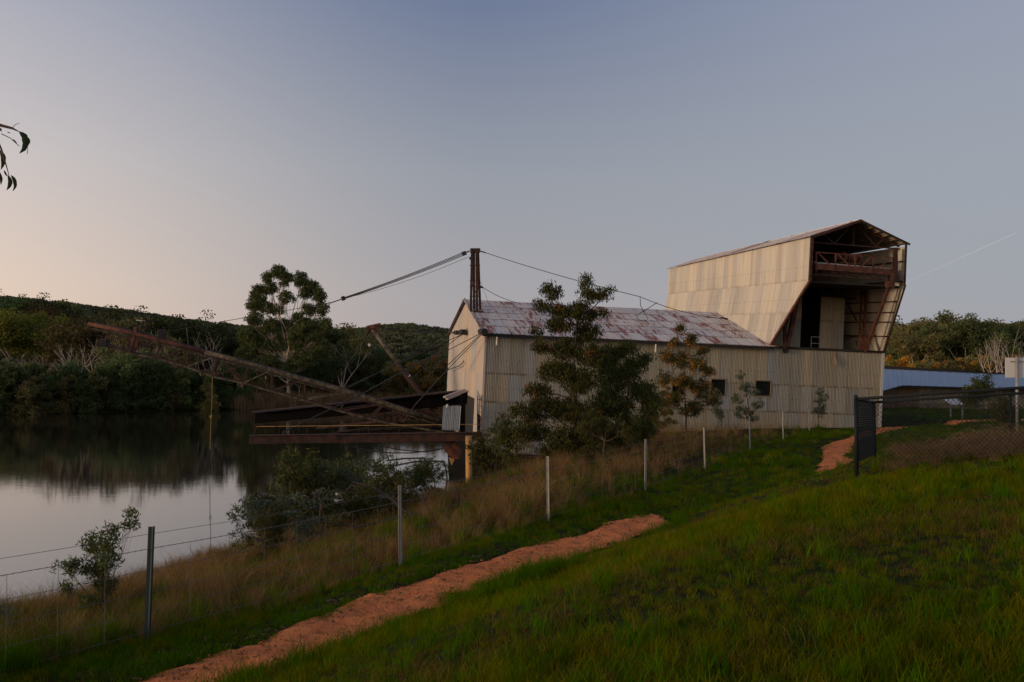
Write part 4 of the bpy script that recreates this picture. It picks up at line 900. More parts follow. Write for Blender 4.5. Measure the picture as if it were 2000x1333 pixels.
for px, D, s in ((1822, 118, .72), (1848, 116, .6), (1872, 118, .7), (1900, 116, .75), (1930, 118, .8), (1955, 116, .8)):
    x, y = px_pos(px, D); plant('flowering_shrub', gold_p, x, y, s * 1.05, VR.uniform(0, 6), 'gold and green shrub in the row above the shed roof', 'shrub', 'gold and green shrubs above the shed roof')
x, y = px_pos(1950, 104); tag(link('dead_tree', dead_proto(41, 8.2, M['bark_dead'], stems=2, up=.7), None, (x, y, gz(x, y))), 'large bare orange-lit dead tree behind the white sign', 'dead tree')

# ------------------------------------------------------------------ blue-roofed shed on the right
m = mat('blue_roof_iron', (.16, .24, .38), .45); n1 = noise(m, .5, 4); lk(m, mix(m, n1, (.145, .22, .31), (.19, .29, .39)), P(m).inputs['Base Color']); M['blue_roof'] = m
sh = empty('long_shed', at(1800, 790, 90), 'long low shed with broad blue-grey iron roof behind the chain-link fence', 'shed'); so = Vector(sh.location)
def W(px, py, D): return Vector(at(px, py, D)) - so
rl, rr2 = W(1690, 720.5, 100), W(2090, 738.5, 96); el, em, er = W(1727, 762.5, 84), W(1760, 753, 90), W(2090, 763, 84)
nb_ = 44; rf = link('roof', MB().bar(rl, rr2, .3, .1).mesh('roof', M['blue_roof']), sh)
ll = W(1690, 758, 88)
for i in range(nb_):
    t0, t1 = i / nb_, (i + 1) / nb_; a, b = rl.lerp(rr2, t0), rl.lerp(rr2, t1)
    def ev(t):
        px = 1690 + 400 * t
        if px < 1727: return ll.lerp(el, (px - 1690) / 37)
        if px < 1760: return el.lerp(em, (px - 1727) / 33)
        return em.lerp(er, (px - 1760) / 330)
    c_, d_ = ev(t1), ev(t0); nrm = Vector((0, 0, .03 if i % 2 else 0))
    MB().add([a + nrm, b + nrm, c_ + nrm, d_ + nrm, a + Vector((0, 0, -.05)), b + Vector((0, 0, -.05)), c_ + Vector((0, 0, -.05)), d_ + Vector((0, 0, -.05))], [(3, 2, 1, 0), (4, 5, 6, 7), (0, 1, 5, 4), (1, 2, 6, 5), (2, 3, 7, 6), (3, 0, 4, 7)]).build('roof_sheet', M['blue_roof'], rf)
wl0 = em + Vector((.3, 1.4, -.15)); wl1 = er + Vector((0, 1.4, -.15))
for i in range(24):
    a, b = wl0.lerp(wl1, i / 24), wl0.lerp(wl1, (i + 1) / 24); off_ = Vector((0, -.02 if i % 2 else 0, 0))
    MB().add([a + off_, b + off_, Vector((b.x, b.y, -1.6)) + off_, Vector((a.x, a.y, -1.6)) + off_], [(0, 3, 2, 1)]).build('wall_sheet', M['side_iron'], sh)
MB().add([wl0, Vector((wl0.x, wl0.y, -1.6)), Vector((ll.x, wl0.y - 1, -1.6)), Vector((ll.x, wl0.y - 1, ll.z))], [(0, 1, 2, 3)]).build('end_wall', M['side_iron'], sh)
MB().bar(em + Vector((0, -.05, -.06)), er + Vector((0, -.05, -.06)), .12, .12).build('gutter', M['dark'], sh)
MB().add([rl + Vector((0, .3, .1)), rr2 + Vector((0, .3, .1)), rr2 + Vector((0, 7, -2)), rl + Vector((0, 7, -2))], [(0, 1, 2, 3)]).build('far_roof_slope', M['blue_roof'], sh)
MB().bar(W(1700, 716, 101), W(1960, 733, 99), .3, .35).build('ridge_shade_strip', M['dark'], sh)  # dark bar painting in the shadow beneath the shrubs above the ridge

# ------------------------------------------------------------------ wire fence along the path
posts = [(-9.6, 3.8), (-6.9, 8.0), (-4.45, 12.25), (-1.94, 17.4), (.79, 21.6), (3.62, 27.2), (6.5, 33.6), (9.9, 41.5), (13.0, 47.8), (16.4, 55), (19.2, 60.3), (22.6, 67.5)]
fen = empty('wire_fence', (posts[2][0], posts[2][1], gz(*posts[2])), 'wire stock fence on steel posts between the dirt path and the dry bank', 'fence'); fo = Vector(fen.location)
def picket(h, mt):
    b = MB()
    for k in range(3):
        a = k * 2.094 + .4; d = Vector((math.cos(a), math.sin(a), 0)); s = Vector((-d.y, d.x, 0)) * .004; e = d * .036
        b.add([-s, s, e + s, e - s, -s + Vector((0, 0, h)), s + Vector((0, 0, h)), e + s + Vector((0, 0, h)), e - s + Vector((0, 0, h))], [(0, 1, 5, 4), (1, 2, 6, 5), (2, 3, 7, 6), (3, 0, 4, 7), (4, 5, 6, 7)])
    return b.mesh('fence_post', mt)
pg, pg2 = picket(1.6, M['green_post']), picket(1.6, M['galv']); tops = []
FR = random.Random(3)
for i, (x, y) in enumerate(posts):
    z = gz(x, y); o = link('fence_post', pg if i == 2 else pg2, fen, Vector((x, y, z - .2)) - fo); o.rotation_euler = (FR.uniform(-.03, .03), FR.uniform(-.035, .02) if i != 2 else .04, FR.uniform(0, 6)); tops.append(Vector((x, y, z)) - fo)
    if i == 2: o['label'] = 'dark green steel post'; o.scale = (1.25, 1.25, 1)
for hz in (1.30, 1.12, .86, .60, .36, .12):
    for i in range(len(posts) - 1):
        MB().tube(sag(tops[i] + Vector((0, 0, hz)), tops[i + 1] + Vector((0, 0, hz)), .02, 4), .0028 if hz != 1.12 else .0036, 4).build('wire', M['wire'], fen)
st = MB()
for i in range(1, 7):
    for k in range(1, 8):
        t = k / 8; a = tops[i].lerp(tops[i + 1], t); st.bar(a + Vector((0, 0, .1)), a + Vector((0, 0, 1.1)), .0035)
st = tag(st.build('stay_wires', M['wire'], fen), kind='stuff')
brb = MB()
for i in range(1, 6):
    for k in range(1, 50):
        t = k / 50; a = tops[i].lerp(tops[i + 1], t) + Vector((0, 0, 1.12 - .08 * t * (1 - t))); brb.bar(a + Vector((-.012, 0, -.012)), a + Vector((.012, 0, .012)), .004)
tag(brb.build('barbs', M['wire'], fen), kind='stuff')

# ------------------------------------------------------------------ chain-link enclosure
def tubeW(pts, r, name, mt, par, n=10): return MB().tube([Vector(p) - Vector(par.location) for p in pts], r, n).build(name, mt, par, True)
ce = empty('chain_link_fence', (5.52, 16, gz(5.52, 16)), 'black chain-link fence panels with pipe rails on the grass crest', 'fence')
P0, P1 = np.array([5.52, 16.0]), np.array([7.08, 19.5]); A1 = np.array([12.5, 15.4]); B1 = np.array([15, 19.3])
g0 = 1.74
def gtop(p, base): return base + .068 * (p[0] - 5.52)
runs = [(P0, A1, 2.78, 1.05), (P0, P1, 2.78, 1.05), (P1, B1, 2.64, 1.0)]
for (a, b, zt0, hh) in runs:
    za = 2.79 if a is P0 else 2.64; zb_ = {id(A1): 2.79 + .072 * 7, id(P1): 2.64, id(B1): 2.64 + .062 * 7.9}[id(b)]
    A = np.array([a[0], a[1], za]); B = np.array([b[0], b[1], zb_]); Lr = np.linalg.norm(B - A); U = (B - A) / Lr
    tubeW([A, B], .026, 'top_rail', M['pvc'], ce)
    H = 1.02; lines = MB(); s = .078; k = 0; dz = np.array([0, 0, -1.0])
    nl = int((Lr + H) / s)
    for q in range(nl):
        u0 = q * s
        for sg in (1, -1):
            # diagonal from the rail downwards
            if sg == 1: ua, va, ub, vb = u0, 0, u0 - H, H
            else: ua, va, ub, vb = u0 - H, 0, u0, H
            pts = []
            (x0_, y0_), (x1_, y1_) = (ua, va), (ub, vb)
            t0, t1 = 0, 1
            dx = x1_ - x0_
            lo, hi = sorted(((0 - x0_) / dx, (Lr - x0_) / dx)); t0 = max(0, lo); t1 = min(1, hi)
            if t1 - t0 < .02: continue
            f_ = lambda t: A + U * (x0_ + dx * t) + dz * (y0_ + (y1_ - y0_) * t) - np.array(ce.location)
            lines.bar(f_(t0), f_(t1), .0042)
    tag(lines.build('wire_mesh', M['pvc'], ce), kind='stuff')
    np_ = max(1, int(Lr / 2.6))
    for q in range(np_ + 1):
        p = A + U * Lr * q / np_; 
        if q == 0 and a is P0 and b is P1: continue
        tubeW([p + np.array([0, 0, .02]), (p[0], p[1], p[2] - 1.25)], .032 if q == 0 else .024, 'post', M['pvc'], ce)
MB().tube([Vector((5.52, 16, 2.79)) - Vector(ce.location), Vector((5.52, 16, 2.86)) - Vector(ce.location)], .04, 10, .02).build('post_cap', M['pvc'], ce)

# ------------------------------------------------------------------ signs
x, y = px_pos(1984, 20.3); sg = empty('road_sign', (x, y, gz(x, y) - .1), 'back of a white sign board on a galvanised post behind the chain-link fence', 'sign')
zt = float(at(1984, 699, 20.3)[2]) - sg.location.z; zb = float(at(1984, 738, 20.3)[2]) - sg.location.z
MB().tube([(0, 0, 0), (.02, 0, zt + .02)], .03, 10).build('post', M['galv'], sg, True)
MB().box(-.20, .42, .035, .05, zb, zt).build('board', M['white'], sg)
MB().bar((-.1, .03, zt - .08), (.3, .03, zt - .08), .02, .03).build('bracket', M['galv'], sg)
x, y = px_pos(1858, 70); z = gz(x, y) + .2; ist = empty('interpretive_sign', (x, y, z), 'small white angled information panel on two legs beside the path', 'sign')
MB().add([(-.62, .2, 1.28), (.35, .2, 1.28), (.75, -.35, .88), (-.22, -.35, .88), (-.62, .2, 1.23), (.35, .2, 1.23), (.75, -.35, .83), (-.22, -.35, .83)], [(3, 2, 1, 0), (4, 5, 6, 7), (0, 1, 5, 4), (1, 2, 6, 5), (2, 3, 7, 6), (3, 0, 4, 7)]).build('panel', M['white'], ist)
for xx in (-.2, .62): MB().bar((xx, -.2, -.6), (xx, -.2, .92), .10, .05).build('leg', M['galv'], ist)

# ------------------------------------------------------------------ trees and bushes on the near bank
def rel(lst, bx_, by_, ppm): return [((px - bx_) / ppm, (by_ - py) / ppm, a_ / ppm, c_ / ppm) for px, py, a_, c_ in lst]
wb = [(1080, 920, 40, 16), (1130, 915, 40, 18), (1010, 880, 18, 12), (1150, 566, 12, 20), (1165, 592, 34, 14), (1196, 574, 9, 6), (1074, 580, 22, 18), (1056, 612, 18, 14), (1095, 622, 26, 16), (1135, 628, 34, 22), (1085, 655, 30, 20), (1150, 668, 32, 20), (1060, 700, 26, 14), (1110, 705, 36, 24), (1160, 720, 34, 24), (1080, 750, 38, 26), (1045, 790, 28, 16),
      (1130, 770, 42, 30), (1012, 835, 24, 14), (1060, 830, 42, 24), (1120, 840, 44, 32), (1040, 875, 34, 22), (1100, 890, 38, 24), (1150, 880, 26, 24), (1178, 630, 14, 10), (1040, 670, 14, 8)]
wat = env_tree(501, rel(wb, 1122, 938, 50.5), M['leaf_wattle'], M['bark_dark'], 180, .28, 38, .14, .036, .085, [(0, 0, -.4), (.02, 0, 1.2), (-.05, .05, 2.6), (0, 0, 4.2), (.1, 0, 5.6)], M['leaf_rustgold'], .035, droop=.9, limbs=.35)
x, y = px_pos(1122, 38.5); plant('dark_wattle_tree', wat, x, y, .925, 0, 'large dark feathery wattle tree in front of the long iron wall', 'tree')
wb2 = [(1180, 820, 24, 30), (1185, 760, 18, 20), (1165, 870, 22, 26), (1215, 905, 30, 14), (1265, 880, 22, 16), (1285, 820, 10, 12), (1195, 735, 22, 20), (1225, 722, 26, 14), (1240, 755, 24, 20), (1205, 775, 34, 26), (1260, 740, 12, 12), (1250, 800, 28, 22), (1200, 830, 36, 26), (1268, 835, 18, 18), (1235, 865, 36, 20), (1190, 880, 22, 20)]
wat2 = env_tree(502, rel(wb2, 1225, 925, 48.5), M['leaf_wattle'], M['bark_dark'], 175, .31, 44, .14, .036, .06, [(0, 0, -.4), (-.05, 0, 1.0), (0, .05, 2.2), (.1, 0, 3.2)], M['leaf_rustgold'], .03, droop=.8, limbs=.7)
x, y = px_pos(1225, 40); plant('leaning_wattle', wat2, x, y, 1.0, 0, 'lower spreading wattle touching the right side of the big dark one', 'tree')
wb3 = [(1328, 645, 8, 14), (1318, 672, 10, 12), (1348, 668, 16, 14), (1372, 690, 12, 12), (1305, 700, 14, 18), (1335, 705, 20, 16), (1362, 718, 20, 16), (1388, 730, 12, 12), (1300, 742, 12, 16), (1335, 748, 24, 16), (1372, 762, 24, 18), (1392, 785, 12, 12), (1318, 782, 18, 14), (1350, 800, 24, 14), (1292, 790, 12, 12)]
gw_ = env_tree(503, rel(wb3, 1338, 856, 38), M['leaf_wattle'], M['bark_dark'], 190, .27, 36, .13, .036, .05, [(0, 0, -.4), (.03, 0, 1.2), (-.05, .05, 2.6), (0, 0, 4.0)], M['leaf_rustgold'], .42, droop=.5, limbs=.6)
x, y = px_pos(1338, 51); plant('golden_wattle_tree', gw_, x, y, 1.0, 0, 'upright young wattle speckled with orange-gold bloom by the wall', 'tree')
yt_ = tree_proto(510, 3.4, M['leaf_wattle'], M['bark_dark'], .25, 4, .5, 3, .05, .34, 34, .16, .05, 1, up=.4)
sp_ = env_tree(504, rel([(1448, 722, 8, 10), (1452, 745, 14, 10), (1466, 755, 16, 12), (1440, 770, 12, 10), (1475, 778, 14, 12), (1462, 795, 20, 14), (1483, 805, 12, 12)], 1463, 835, 35), M['leaf_blue'], M['bark_dark'], 120, .18, 24, .14, .04, .035, [(0, 0, -.3), (0, 0, .8), (-.1, 0, 1.8), (-.3, 0, 2.6)], droop=.4, limbs=.6)
sp2 = env_tree(505, rel([(1600, 742, 10, 8), (1585, 755, 10, 9), (1606, 758, 12, 10), (1592, 775, 14, 10), (1610, 780, 10, 8), (1580, 790, 8, 7)], 1597, 818, 33), M['leaf_blue'], M['bark_dark'], 130, .17, 20, .13, .04, .03, [(0, 0, -.3), (0, 0, .7), (0, 0, 1.4)], droop=.2, limbs=.8)
for px, D, pr_, s, lb in ((1462, 55, sp_, .98, 'young grey-green sapling between the two dark windows'), (1597, 58.5, sp2, .95, 'small grey-green sapling against the stern wall'), (1408, 55, sp2, .95, 'thin sapling crossing the left dark window'), (1296, 50, gw_, .45, 'small gold-tinged bush left of the golden wattle'), (1265, 52, sp2, .8, 'low scrubby sapling in the gap between the wattles')):
    x, y = px_pos(px, D); plant('sapling', pr_, x, y, s, VR.uniform(0, 6), lb, 'sapling')
for px, D, s, lb in ((1912, 62, 1.15, 'dark young tree standing in front of the blue roof'), (1955, 45, .8, 'thin dark sapling behind the chain-link fence near the sign post'), (1890, 80, .6, 'low tree at the foot of the shed wall')):
    x, y = px_pos(px, D); plant('young_tree', yt_, x, y, s * .8, VR.uniform(0, 6), lb, 'tree')
# foreground bush with legible leaves
fb = env_tree(506, rel([(170, 1038, 20, 22), (148, 1075, 28, 14), (185, 1085, 26, 28), (232, 1020, 18, 28), (256, 992, 12, 20), (264, 970, 5, 9), (240, 1062, 18, 20), (215, 1050, 14, 16), (212, 1115, 24, 18), (190, 1140, 22, 14), (158, 1110, 14, 14)], 205, 1190, 128), M['leaf_fresh'], M['bark_dark'], 1500, .11, 10, .085, .019, .016, [(0, 0, -.2), (0, 0, .15), (.02, 0, .3)], droop=.1, limbs=.9)
x, y = -6.2, 15.1; plant('leafy_bush', fb, x, y, 1.0, 0, 'loose leafy green bush beyond the fence, left of the dark post', 'bush')
fb2 = tree_proto(507, 1.0, M['leaf_blue'], M['bark_dark'], .1, 5, .5, 2, .01, .13, 14, .085, .018, 1, stems=2, up=.4)
x, y = -6.75, 12.9; plant('leafy_bush', fb2, x, y, .75, 0, 'small leafy bush at the left edge behind the fence wires', 'bush')
mb_ = env_tree(508, shrub_blobs(308, 1.5, 2.5, 9), M['leaf_blue'], M['bark_dark'], 70, .20, 20, .15, .04, .05, [(0, 0, -.2), (.05, 0, .5), (0, 0, 1.0)], droop=.4, limbs=.8)
mb2 = env_tree(509, shrub_blobs(309, 1.4, 2.2, 9), M['leaf_wattle'], M['bark_dark'], 70, .20, 22, .15, .035, .05, [(0, 0, -.2), (.05, 0, .5), (0, 0, 1.0)], droop=.4, limbs=.8)
for px, D, pr_, s, lb in ((700, 33, mb_, 1.05, 'grey-green spreading bush at the water edge, centre of the bank'), (630, 31, mb2, 1.15, 'tall green bush left of the spreading grey-green one'), (560, 27, mb_, .8, 'low grey-green bush nearest the lake corner'), (770, 29, mb2, .7, 'dark low bush tangled with dead branches'), (850, 40, mb2, .75, 'dark bush beside the yellow pile'), (515, 25, mb2, .6, 'small bush above the dry grass by the wires'), (1010, 42, mb2, 1.1, 'dark bush below the hull corner'), (1180, 36, mb2, .8, 'low dark bush under the wattle trees'), (960, 44, mb2, 1.0, 'dark bush left of the hull corner'), (600, 32, mb2, .75, 'low bush behind the grey-green clump at the water edge'), (670, 36, mb2, .9, 'dark waterside bush under the left end of the boom reflection'), (735, 34, mb_, .75, 'low grey bush beside the arching dead limb'), (800, 34, mb2, .7, 'low dark bush behind the second fence post from the left'), (690, 28, mb2, .6, 'small bush in the dry grass before the dead limb')):
    x, y = px_pos(px, D); plant('bank_bush', pr_, x, y, s, VR.uniform(0, 6), lb, 'bush')
# fallen dead limbs by the bushes
fl = MB()
def arc(pts, r0, r1): fl.tube([Vector(at(px, py, D)) for px, py, D in pts], r0, 7, r1)
limb = empty('fallen_limb', tuple(at(850, 1040, 27)), 'fallen black dead limb arching out of the bushes behind the fence', 'branch'); lo3 = Vector(limb.location)
for k, (pts, r0, r1) in enumerate((([(690, 942, 28), (730, 952, 28), (765, 975, 27.5), (790, 1000, 27), (840, 1010, 27), (880, 1022, 27)], .025, .06), ([(790, 952, 28), (815, 962, 28), (832, 985, 27.5), (840, 1005, 27)], .02, .04), ([(880, 1022, 27), (893, 1000, 27), (896, 975, 27), (890, 950, 27)], .04, .015), ([(630, 1020, 26), (700, 1030, 26), (760, 1015, 26.5), (800, 1008, 27)], .02, .04), ([(700, 1045, 25), (760, 1050, 25), (820, 1040, 26), (880, 1022, 27)], .02, .05), ([(770, 1040, 26), (790, 1020, 26), (825, 1012, 26.5)], .012, .02))):
    MB().tube([Vector(at(*p)) - lo3 for p in pts], r0, 7, r1).build('limb', M['dark'], limb, True)

# gum tree just outside the picture on the left, its branch hanging into the corner
gt = empty('overhanging_gum', (-4.6, 1.2, gz(-4.6, 1.2)), 'gum branch with drooping leaves reaching in at the upper left corner', 'tree'); go_ = Vector(gt.location)
V, Q = tubes([(np.array([0, 0, -.3]), np.array([.3, 0, 2.5]), .2, .16), (np.array([.3, 0, 2.5]), np.array([.2, .2, 5]), .16, .11), (np.array([.2, .2, 5]), np.array([-.5, 0, 8]), .11, .05), (np.array([.25, .1, 3.2]), np.array([1.2, .9, 4.6]), .05, .03)]); link('trunk', mesh_np('trunk', V, Q, M['bark_pale'], True), gt)
tp = [Vector((1.2, .9, 4.6)), Vector(at(-110, 190, 3)) - go_, Vector(at(-20, 240, 3)) - go_, Vector(at(24, 251, 3)) - go_, Vector(at(38, 258, 3)) - go_]
MB().tube(tp, .012, 6, .0012).build('twig', M['bark_dark'], gt)
MB().tube([Vector(at(-60, 225, 3)) - go_, Vector(at(-10, 262, 3)) - go_, Vector(at(3, 292, 3)) - go_, Vector(at(12, 322, 3)) - go_, Vector(at(18, 343, 3)) - go_], .005, 5, .001).build('twig', M['bark_dark'], gt)
MB().tube([Vector(at(3, 262, 3)) - go_, Vector(at(20, 270, 3)) - go_, Vector(at(38, 286, 3)) - go_], .0015, 5, .001).build('twig', M['bark_dark'], gt)
MB().tube([Vector(at(24, 251, 3)) - go_, Vector(at(30, 244, 3)) - go_, Vector(at(38, 241, 3)) - go_], .001, 5, .0008).build('twig', M['bark_dark'], gt)
M['dark_leaf'] = leaf_mat('hanging_gum_leaves', (.012, .022, .012), (.018, .03, .016), .05, .6, .05)
def gleaf(pts, wd, D=3.0, fold=.3):
    """a lance-shaped leaf along a curved midrib, with a slight keel"""
    n_ = 8; pp = [Vector(at(px, py, D)) - go_ for px, py in pts]; mid = []
    for i in range(n_ + 1):
        t = i / n_ * (len(pp) - 1); j = min(int(t), len(pp) - 2); mid.append(pp[j].lerp(pp[j + 1], t - j))
    vs_ = []; fs_ = []
    for i, p in enumerate(mid):
        t = i / n_; d = (mid[min(i + 1, n_)] - mid[max(i - 1, 0)]).normalized(); s_ = d.cross(Vector((0, 1, 0))).normalized(); w2 = wd * .5 * math.sin(math.pi * min(1, (t * .94 + .03)) ** .8)
        vs_ += [p - s_ * w2 + Vector((0, fold * w2, 0)), p, p + s_ * w2 + Vector((0, fold * w2, 0))]
    for i in range(n_): fs_ += [(3 * i, 3 * i + 1, 3 * i + 4, 3 * i + 3), (3 * i + 1, 3 * i + 2, 3 * i + 5, 3 * i + 4)]
    MB().add(vs_, fs_).build('leaf', M['dark_leaf'], gt, True)
gleaf([(38, 258), (47, 266), (50, 280), (46, 292), (38, 300)], .021); gleaf([(48, 264), (56, 272), (58, 278), (55, 285)], .006); gleaf([(25, 272), (34, 281)], .0035); gleaf([(14, 258), (21, 261)], .003)
gleaf([(0, 294), (6, 306), (6, 320), (2, 332)], .016); gleaf([(16, 343), (20, 355), (18, 364), (13, 372)], .014); gleaf([(22, 343), (28, 352), (30, 364), (25, 374)], .012); gleaf([(8, 333), (11, 340), (16, 346)], .006); gleaf([(-2, 335), (2, 350), (2, 362)], .01); gleaf([(0, 250), (3, 258)], .006); gleaf([(54, 286), (54, 299), (52, 303)], .002)
for (px, py) in ((-40, 215), (-70, 260), (-30, 300), (-90, 200), (-60, 330)): gleaf([(px, py), (px + 8, py + 18), (px + 6, py + 40)], .016)
V, Q = leaves(np.random.RandomState(9), [np.array([-.4 + random.Random(i).uniform(-1.6, .9), random.Random(i + 50).uniform(-1.8, .2), 6.3 + random.Random(i + 90).uniform(-.6, 2.4)]) for i in range(46)], 60, .55, .11, .02, .8); link('crown', mesh_np('crown', V, Q, M['leaf_gum']), gt)
# ------------------------------------------------------------------ grass
def region(n, seed, x0, x1, y0, y1, cond):
    r = np.random.RandomState(seed); Y = y0 * (y1 / y0) ** r.rand(n); X = r.uniform(-.68, .68, n) * Y; ok = (X > x0) & (X < x1); X, Y = X[ok], Y[ok]; k_ = cond(X, Y, r); X, Y = X[k_], Y[k_]
    return X, Y
FX = np.array([p[0] for p in posts]); FY = np.array([p[1] for p in posts])
def fence_side(X, Y): return X - np.interp(Y, FY, FX)          # > 0 : path side of the fence
gA = [tuft('grass_tuft', 600 + i, 34, .17, .008, .55, M['grass'], 2, .16) for i in range(3)] + [tuft('grass_tuft', 610 + i, 34, .15, .008, .6, M['grass_olive'], 2, .16) for i in range(2)]
gB = [tuft('grass_tuft', 620 + i, 26, .24, .008, .5, M['grass_olive'], 2, .15) for i in range(2)] + [tuft('grass_tuft', 625 + i, 26, .13, .009, .6, M['grass_dark'], 2, .15) for i in range(2)]
gD = [tuft('grass_tuft', 630 + i, 40, .15, .010, .5, M['grass_dark'], 2, .2) for i in range(2)] + [tuft('grass_tuft', 635, 40, .14, .010, .5, M['grass'], 2, .2)]
gS = [tuft('straw_tuft', 640 + i, 34, .62, .007, .45, M['straw'], 3, .16) for i in range(3)] + [tuft('straw_tuft', 650 + i, 34, .52, .008, .5, M['straw_dark'], 3, .16) for i in range(3)]
tall = [tuft('tall_tuft', 660 + i, 30, .42, .011, .5, M['grass_dark'], 3, .14) for i in range(2)] + [tuft('tall_tuft', 665, 30, .38, .011, .45, M['grass'], 3, .14)]
# mound lawn
gS += [tuft('arching_straw', 690 + i, 16, .95, .007, .95, M['straw'], 4, .14) for i in range(2)]
def onmound(X, Y, r): return (sdist(MOUND, X, Y) < .15) & (path_dist(X, Y) > -.02)
X, Y = region(26000, 71, -6, 20, 3.6, 26, onmound); n1 = lump(X, Y, 1.5, 31); sc_ = np.interp(Y, [4, 10, 24], [.62, .8, .9]) * (.45 + .55 * np.clip(n1 + .5, 0, 1.4)) * np.random.RandomState(1).uniform(.7, 1.25, len(X))
scatter('lawn_grass', np.stack([X, Y, ground(X, Y)], 1), gA + gB, 1, 1, 12, .12, scales=sc_)
X, Y = region(9000, 79, -6, 20, 3.8, 26, lambda X, Y, r: onmound(X, Y, r) & (lump(X, Y, 1.1, 44) + .25 * r.randn(len(X)) > .42))
scatter('withered_grass', np.stack([X, Y, ground(X, Y)], 1), [tuft('withered_tuft', 670 + i, 22, .16, .007, .7, M['straw_dark'], 2, .15) for i in range(2)], .5, 1.1, 22, .2)
X, Y = region(700, 91, -5, 20, 4, 25, onmound); scatter('tall_lawn_tufts', np.stack([X, Y, ground(X, Y)], 1), tall, .4, .75, 23)
r_ = np.random.RandomState(95); X = r_.uniform(-6, 26, 30000); Y = r_.uniform(-6, 26, 30000); ok = (np.abs(X) > .5 * Y) & (sdist(MOUND, X, Y) < 0) & (path_dist(X, Y) > 0) & (np.hypot(X, Y) > 1.2); X, Y = X[ok], Y[ok]
scatter('outer_lawn_grass', np.stack([X, Y, ground(X, Y)], 1), gA + gB, .5, 1.0, 26, .12)
# taller tufts where the mound meets the path
X, Y = region(9000, 72, -6, 6, 4, 25, lambda X, Y, r: (path_dist(X, Y) > .0) & (path_dist(X, Y) < .75 + .5 * r.rand(len(X)) * (lump(X, Y, .9, 8) > .1)) & (sdist(MOUND, X, Y) < .3) & (r.rand(len(X)) < .55))
scatter('path_edge_grass', np.stack([X, Y, ground(X, Y)], 1), tall, .45, 1.0, 13)
X, Y = region(60000, 92, -8, 30, 5, 66, lambda X, Y, r: (np.abs(path_dist(X, Y) - .04) < .2) & (lump(X, Y, .35, 51) + .4 * r.randn(len(X)) > .0))
scatter('creeping_grass', np.stack([X, Y, ground(X, Y)], 1), gD + gA[:2], .45, 1.0, 24)
X, Y = region(9000, 93, -8, 30, 5, 66, lambda X, Y, r: (path_dist(X, Y) < -.1) & (lump(X, Y, .6, 52) > .35))
scatter('path_weeds', np.stack([X, Y, ground(X, Y)], 1), gD + gB[:1], .15, .4, 25)
for i_, (cx, cy, rd, sc2) in enumerate(((.05, 12.2, .32, 1.0), (.4, 12.7, .28, .85), (-.25, 11.7, .25, .75), (.75, 14.2, .25, .7))):
    r_ = np.random.RandomState(80 + i_); a_ = r_.rand(26) * 6.28; q_ = rd * np.sqrt(r_.rand(26)); X = cx + np.cos(a_) * q_; Y = cy + np.sin(a_) * q_
    scatter('tall_grass_clump', np.stack([X, Y, ground(X, Y)], 1), tall, sc2 * .7, sc2 * 1.25, 90 + i_)
# green verge between fence and path, and the flat beyond
def verge(X, Y, r): return (fence_side(X, Y) > -.5 + .3 * lump(X, Y, .8, 4)) & (sdist(MOUND, X, Y) > 0) & (path_dist(X, Y) > -.04 - .22 * lump(X, Y, .55, 17) + .16 * r.rand(len(X)))
X, Y = region(80000, 73, -12, 70, 6, 110, verge); sc_ = np.interp(Y, [8, 25, 60, 95], [.55, .9, 1.4, 1.8]) * np.random.RandomState(2).uniform(.6, 1.2, len(X)) * (.7 + .5 * np.clip(lump(X, Y, 1.3, 14) + .5, 0, 1.5))
sc_ *= np.interp(path_dist(X, Y), [0, .7], [.45, 1.0])
scatter('verge_grass', np.stack([X, Y, ground(X, Y)], 1), gD + gA[:2] + gB[:1], 1, 1, 14, .1, scales=sc_)
# dry grass on the bank
def bank(X, Y, r): return (fence_side(X, Y) < .25 * lump(X, Y, .9, 5) + .1) & (sdist(SHORE, X, Y) > .6) & (Y < 66)
X, Y = region(26000, 74, -16, 30, 7, 64, lambda X, Y, r: bank(X, Y, r) & (r.rand(len(X)) < .55 + .45 * (lump(X, Y, 1.1, 63) > 0))); fs_ = -fence_side(X, Y); sc_ = np.interp(Y, [8, 25, 60], [.8, 1.0, 1.3]) * np.interp(fs_, [0, .8, 1.6], [.4, .8, 1.0]) * np.random.RandomState(3).uniform(.55, 1.2, len(X)) * (.75 + .4 * np.clip(lump(X, Y, 1.6, 24) + .4, 0, 1.4))
scatter('dry_grass', np.stack([X, Y, ground(X, Y)], 1), gS, 1, 1, 15, .15, scales=sc_)
X, Y = region(14000, 75, -16, 20, 8, 64, lambda X, Y, r: bank(X, Y, r) & (r.rand(len(X)) < .25 + .5 * (lump(X, Y, 2.0, 61) > .05))); scatter('bank_green_grass', np.stack([X, Y, ground(X, Y)], 1), tall, .6, 1.2, 16)
# dry brush inside the chain-link enclosure
def bramble(seed, mt):
    r = np.random.RandomState(seed); sg_ = []
    for i in range(26):
        a = r.rand() * 6.28; d = np.array([math.cos(a), math.sin(a), 0]) * (.25 + .5 * r.rand()); h_ = .35 + .4 * r.rand(); pv = np.array([r.randn() * .1, r.randn() * .1, -.02])
        for k in range(1, 6): t = k / 5; q = pv * 0 + d * t + np.array([0, 0, h_ * (2.2 * t - 1.7 * t * t)]) + r.randn(3) * .02; sg_.append((pv, q, .0035, .003)); pv = q
    V, Q = tubes(sg_, 3); return proto_obj('bramble', mesh_np('bramble', V, Q, mt))
br = [bramble(700 + i, M['brush']) for i in range(4)]
r_ = np.random.RandomState(88); X = r_.uniform(6.2, 13, 300); Y = r_.uniform(16.15, 19.3, 300); ok = (X - 5.9) > (Y - 16) * .47; X, Y = X[ok], Y[ok]
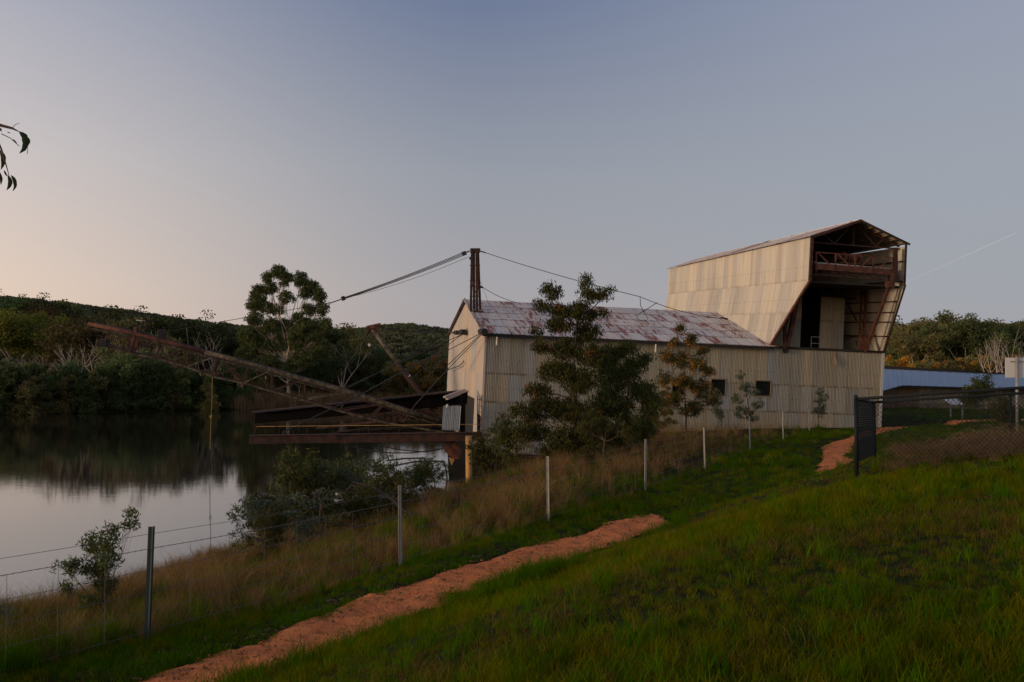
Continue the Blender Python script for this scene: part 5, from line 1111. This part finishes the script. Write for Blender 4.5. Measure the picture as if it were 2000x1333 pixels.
scatter('dry_brush', np.stack([X, Y, ground(X, Y)], 1), br, .55, 1.05, 17, scales=r_.uniform(.45, .9, len(X)) * np.interp(X, [6.2, 7.4, 9], [.4, .7, .95]))
# scattered seed stalks above the dry grass
stp = [tuft('seed_stalk', 720 + i, 5, 1.0, .006, .25, M['straw_dark'], 3, .12) for i in range(3)]
X, Y = region(1500, 76, -16, 20, 8, 60, lambda X, Y, r: bank(X, Y, r) & (r.rand(len(X)) < .4)); scatter('seed_stalks', np.stack([X, Y, ground(X, Y)], 1), stp, .7, 1.15, 18)
# twigs, bark and leaf litter along the path edge
lp = []
for i in range(4):
    V, Q = leaves(np.random.RandomState(740 + i), [np.zeros(3)], 6, .06, .05, .012, 0, .05); lp.append(proto_obj('litter', mesh_np('litter', V, Q, M['litter'])))
X, Y = region(16000, 77, -8, 30, 6, 60, lambda X, Y, r: (path_dist(X, Y) < .75) & (np.abs(path_dist(X, Y)) < .1 + .6 * r.rand(len(X))) & (sdist(MOUND, X, Y) > -.3)); scatter('leaf_litter', np.stack([X, Y, ground(X, Y) + .02], 1), lp, .5, 1.3, 19, .25)
# small stones and clods on the path
cl_ = []
for i in range(3):
    r = np.random.RandomState(760 + i); v = np.array([(1, 0, 0), (-1, 0, 0), (0, 1, 0), (0, -1, 0), (0, 0, .7), (0, 0, -.5)]) * (.012 + .01 * r.rand(6, 1)); cl_.append(proto_obj('pebble', mesh_np('pebble', v, np.array([(0, 2, 4), (2, 1, 4), (1, 3, 4), (3, 0, 4), (2, 0, 5), (1, 2, 5), (3, 1, 5), (0, 3, 5)]), M['gravel'])))
X, Y = region(16000, 78, -8, 30, 6, 60, lambda X, Y, r: (path_dist(X, Y) < -.08)); scatter('pebbles', np.stack([X, Y, ground(X, Y) + .018], 1), cl_, .4, 1.6, 20)

# ------------------------------------------------------------------ faint vapour trails, far off and high
m = mat('vapour', (.8, .8, .8), 1.0); m.node_tree.nodes.remove(P(m))
df = nd(m, 'ShaderNodeBsdfDiffuse'); df.inputs[0].default_value = (.9, .9, .9, 1); tr_ = nd(m, 'ShaderNodeBsdfTransparent'); lw = nd(m, 'ShaderNodeLayerWeight'); mx = nd(m, 'ShaderNodeMixShader')
lk(m, mrange(m, lw.outputs['Facing'], 0, 1, .055, 0), mx.inputs[0]); lk(m, tr_.outputs[0], mx.inputs[1]); lk(m, df.outputs[0], mx.inputs[2]); lk(m, mx.outputs[0], m.node_tree.nodes['Material Output'].inputs[0])
for (a_, b_, w_, lb) in (((1985, 455), (1745, 563), 4.0, 'thin faint vapour trail sloping down to the tower'), ((-60, -25), (48, 58), 15, 'broad faint vapour trail in the upper left corner')):
    p0, p1 = Vector(at(*a_, 6000)), Vector(at(*b_, 6300)); tag(MB().tube([p0.lerp(p1, i / 8) for i in range(9)], w_, 10, w_ * .4).build('vapour_trail', m, None, True), lb, 'vapour trail')
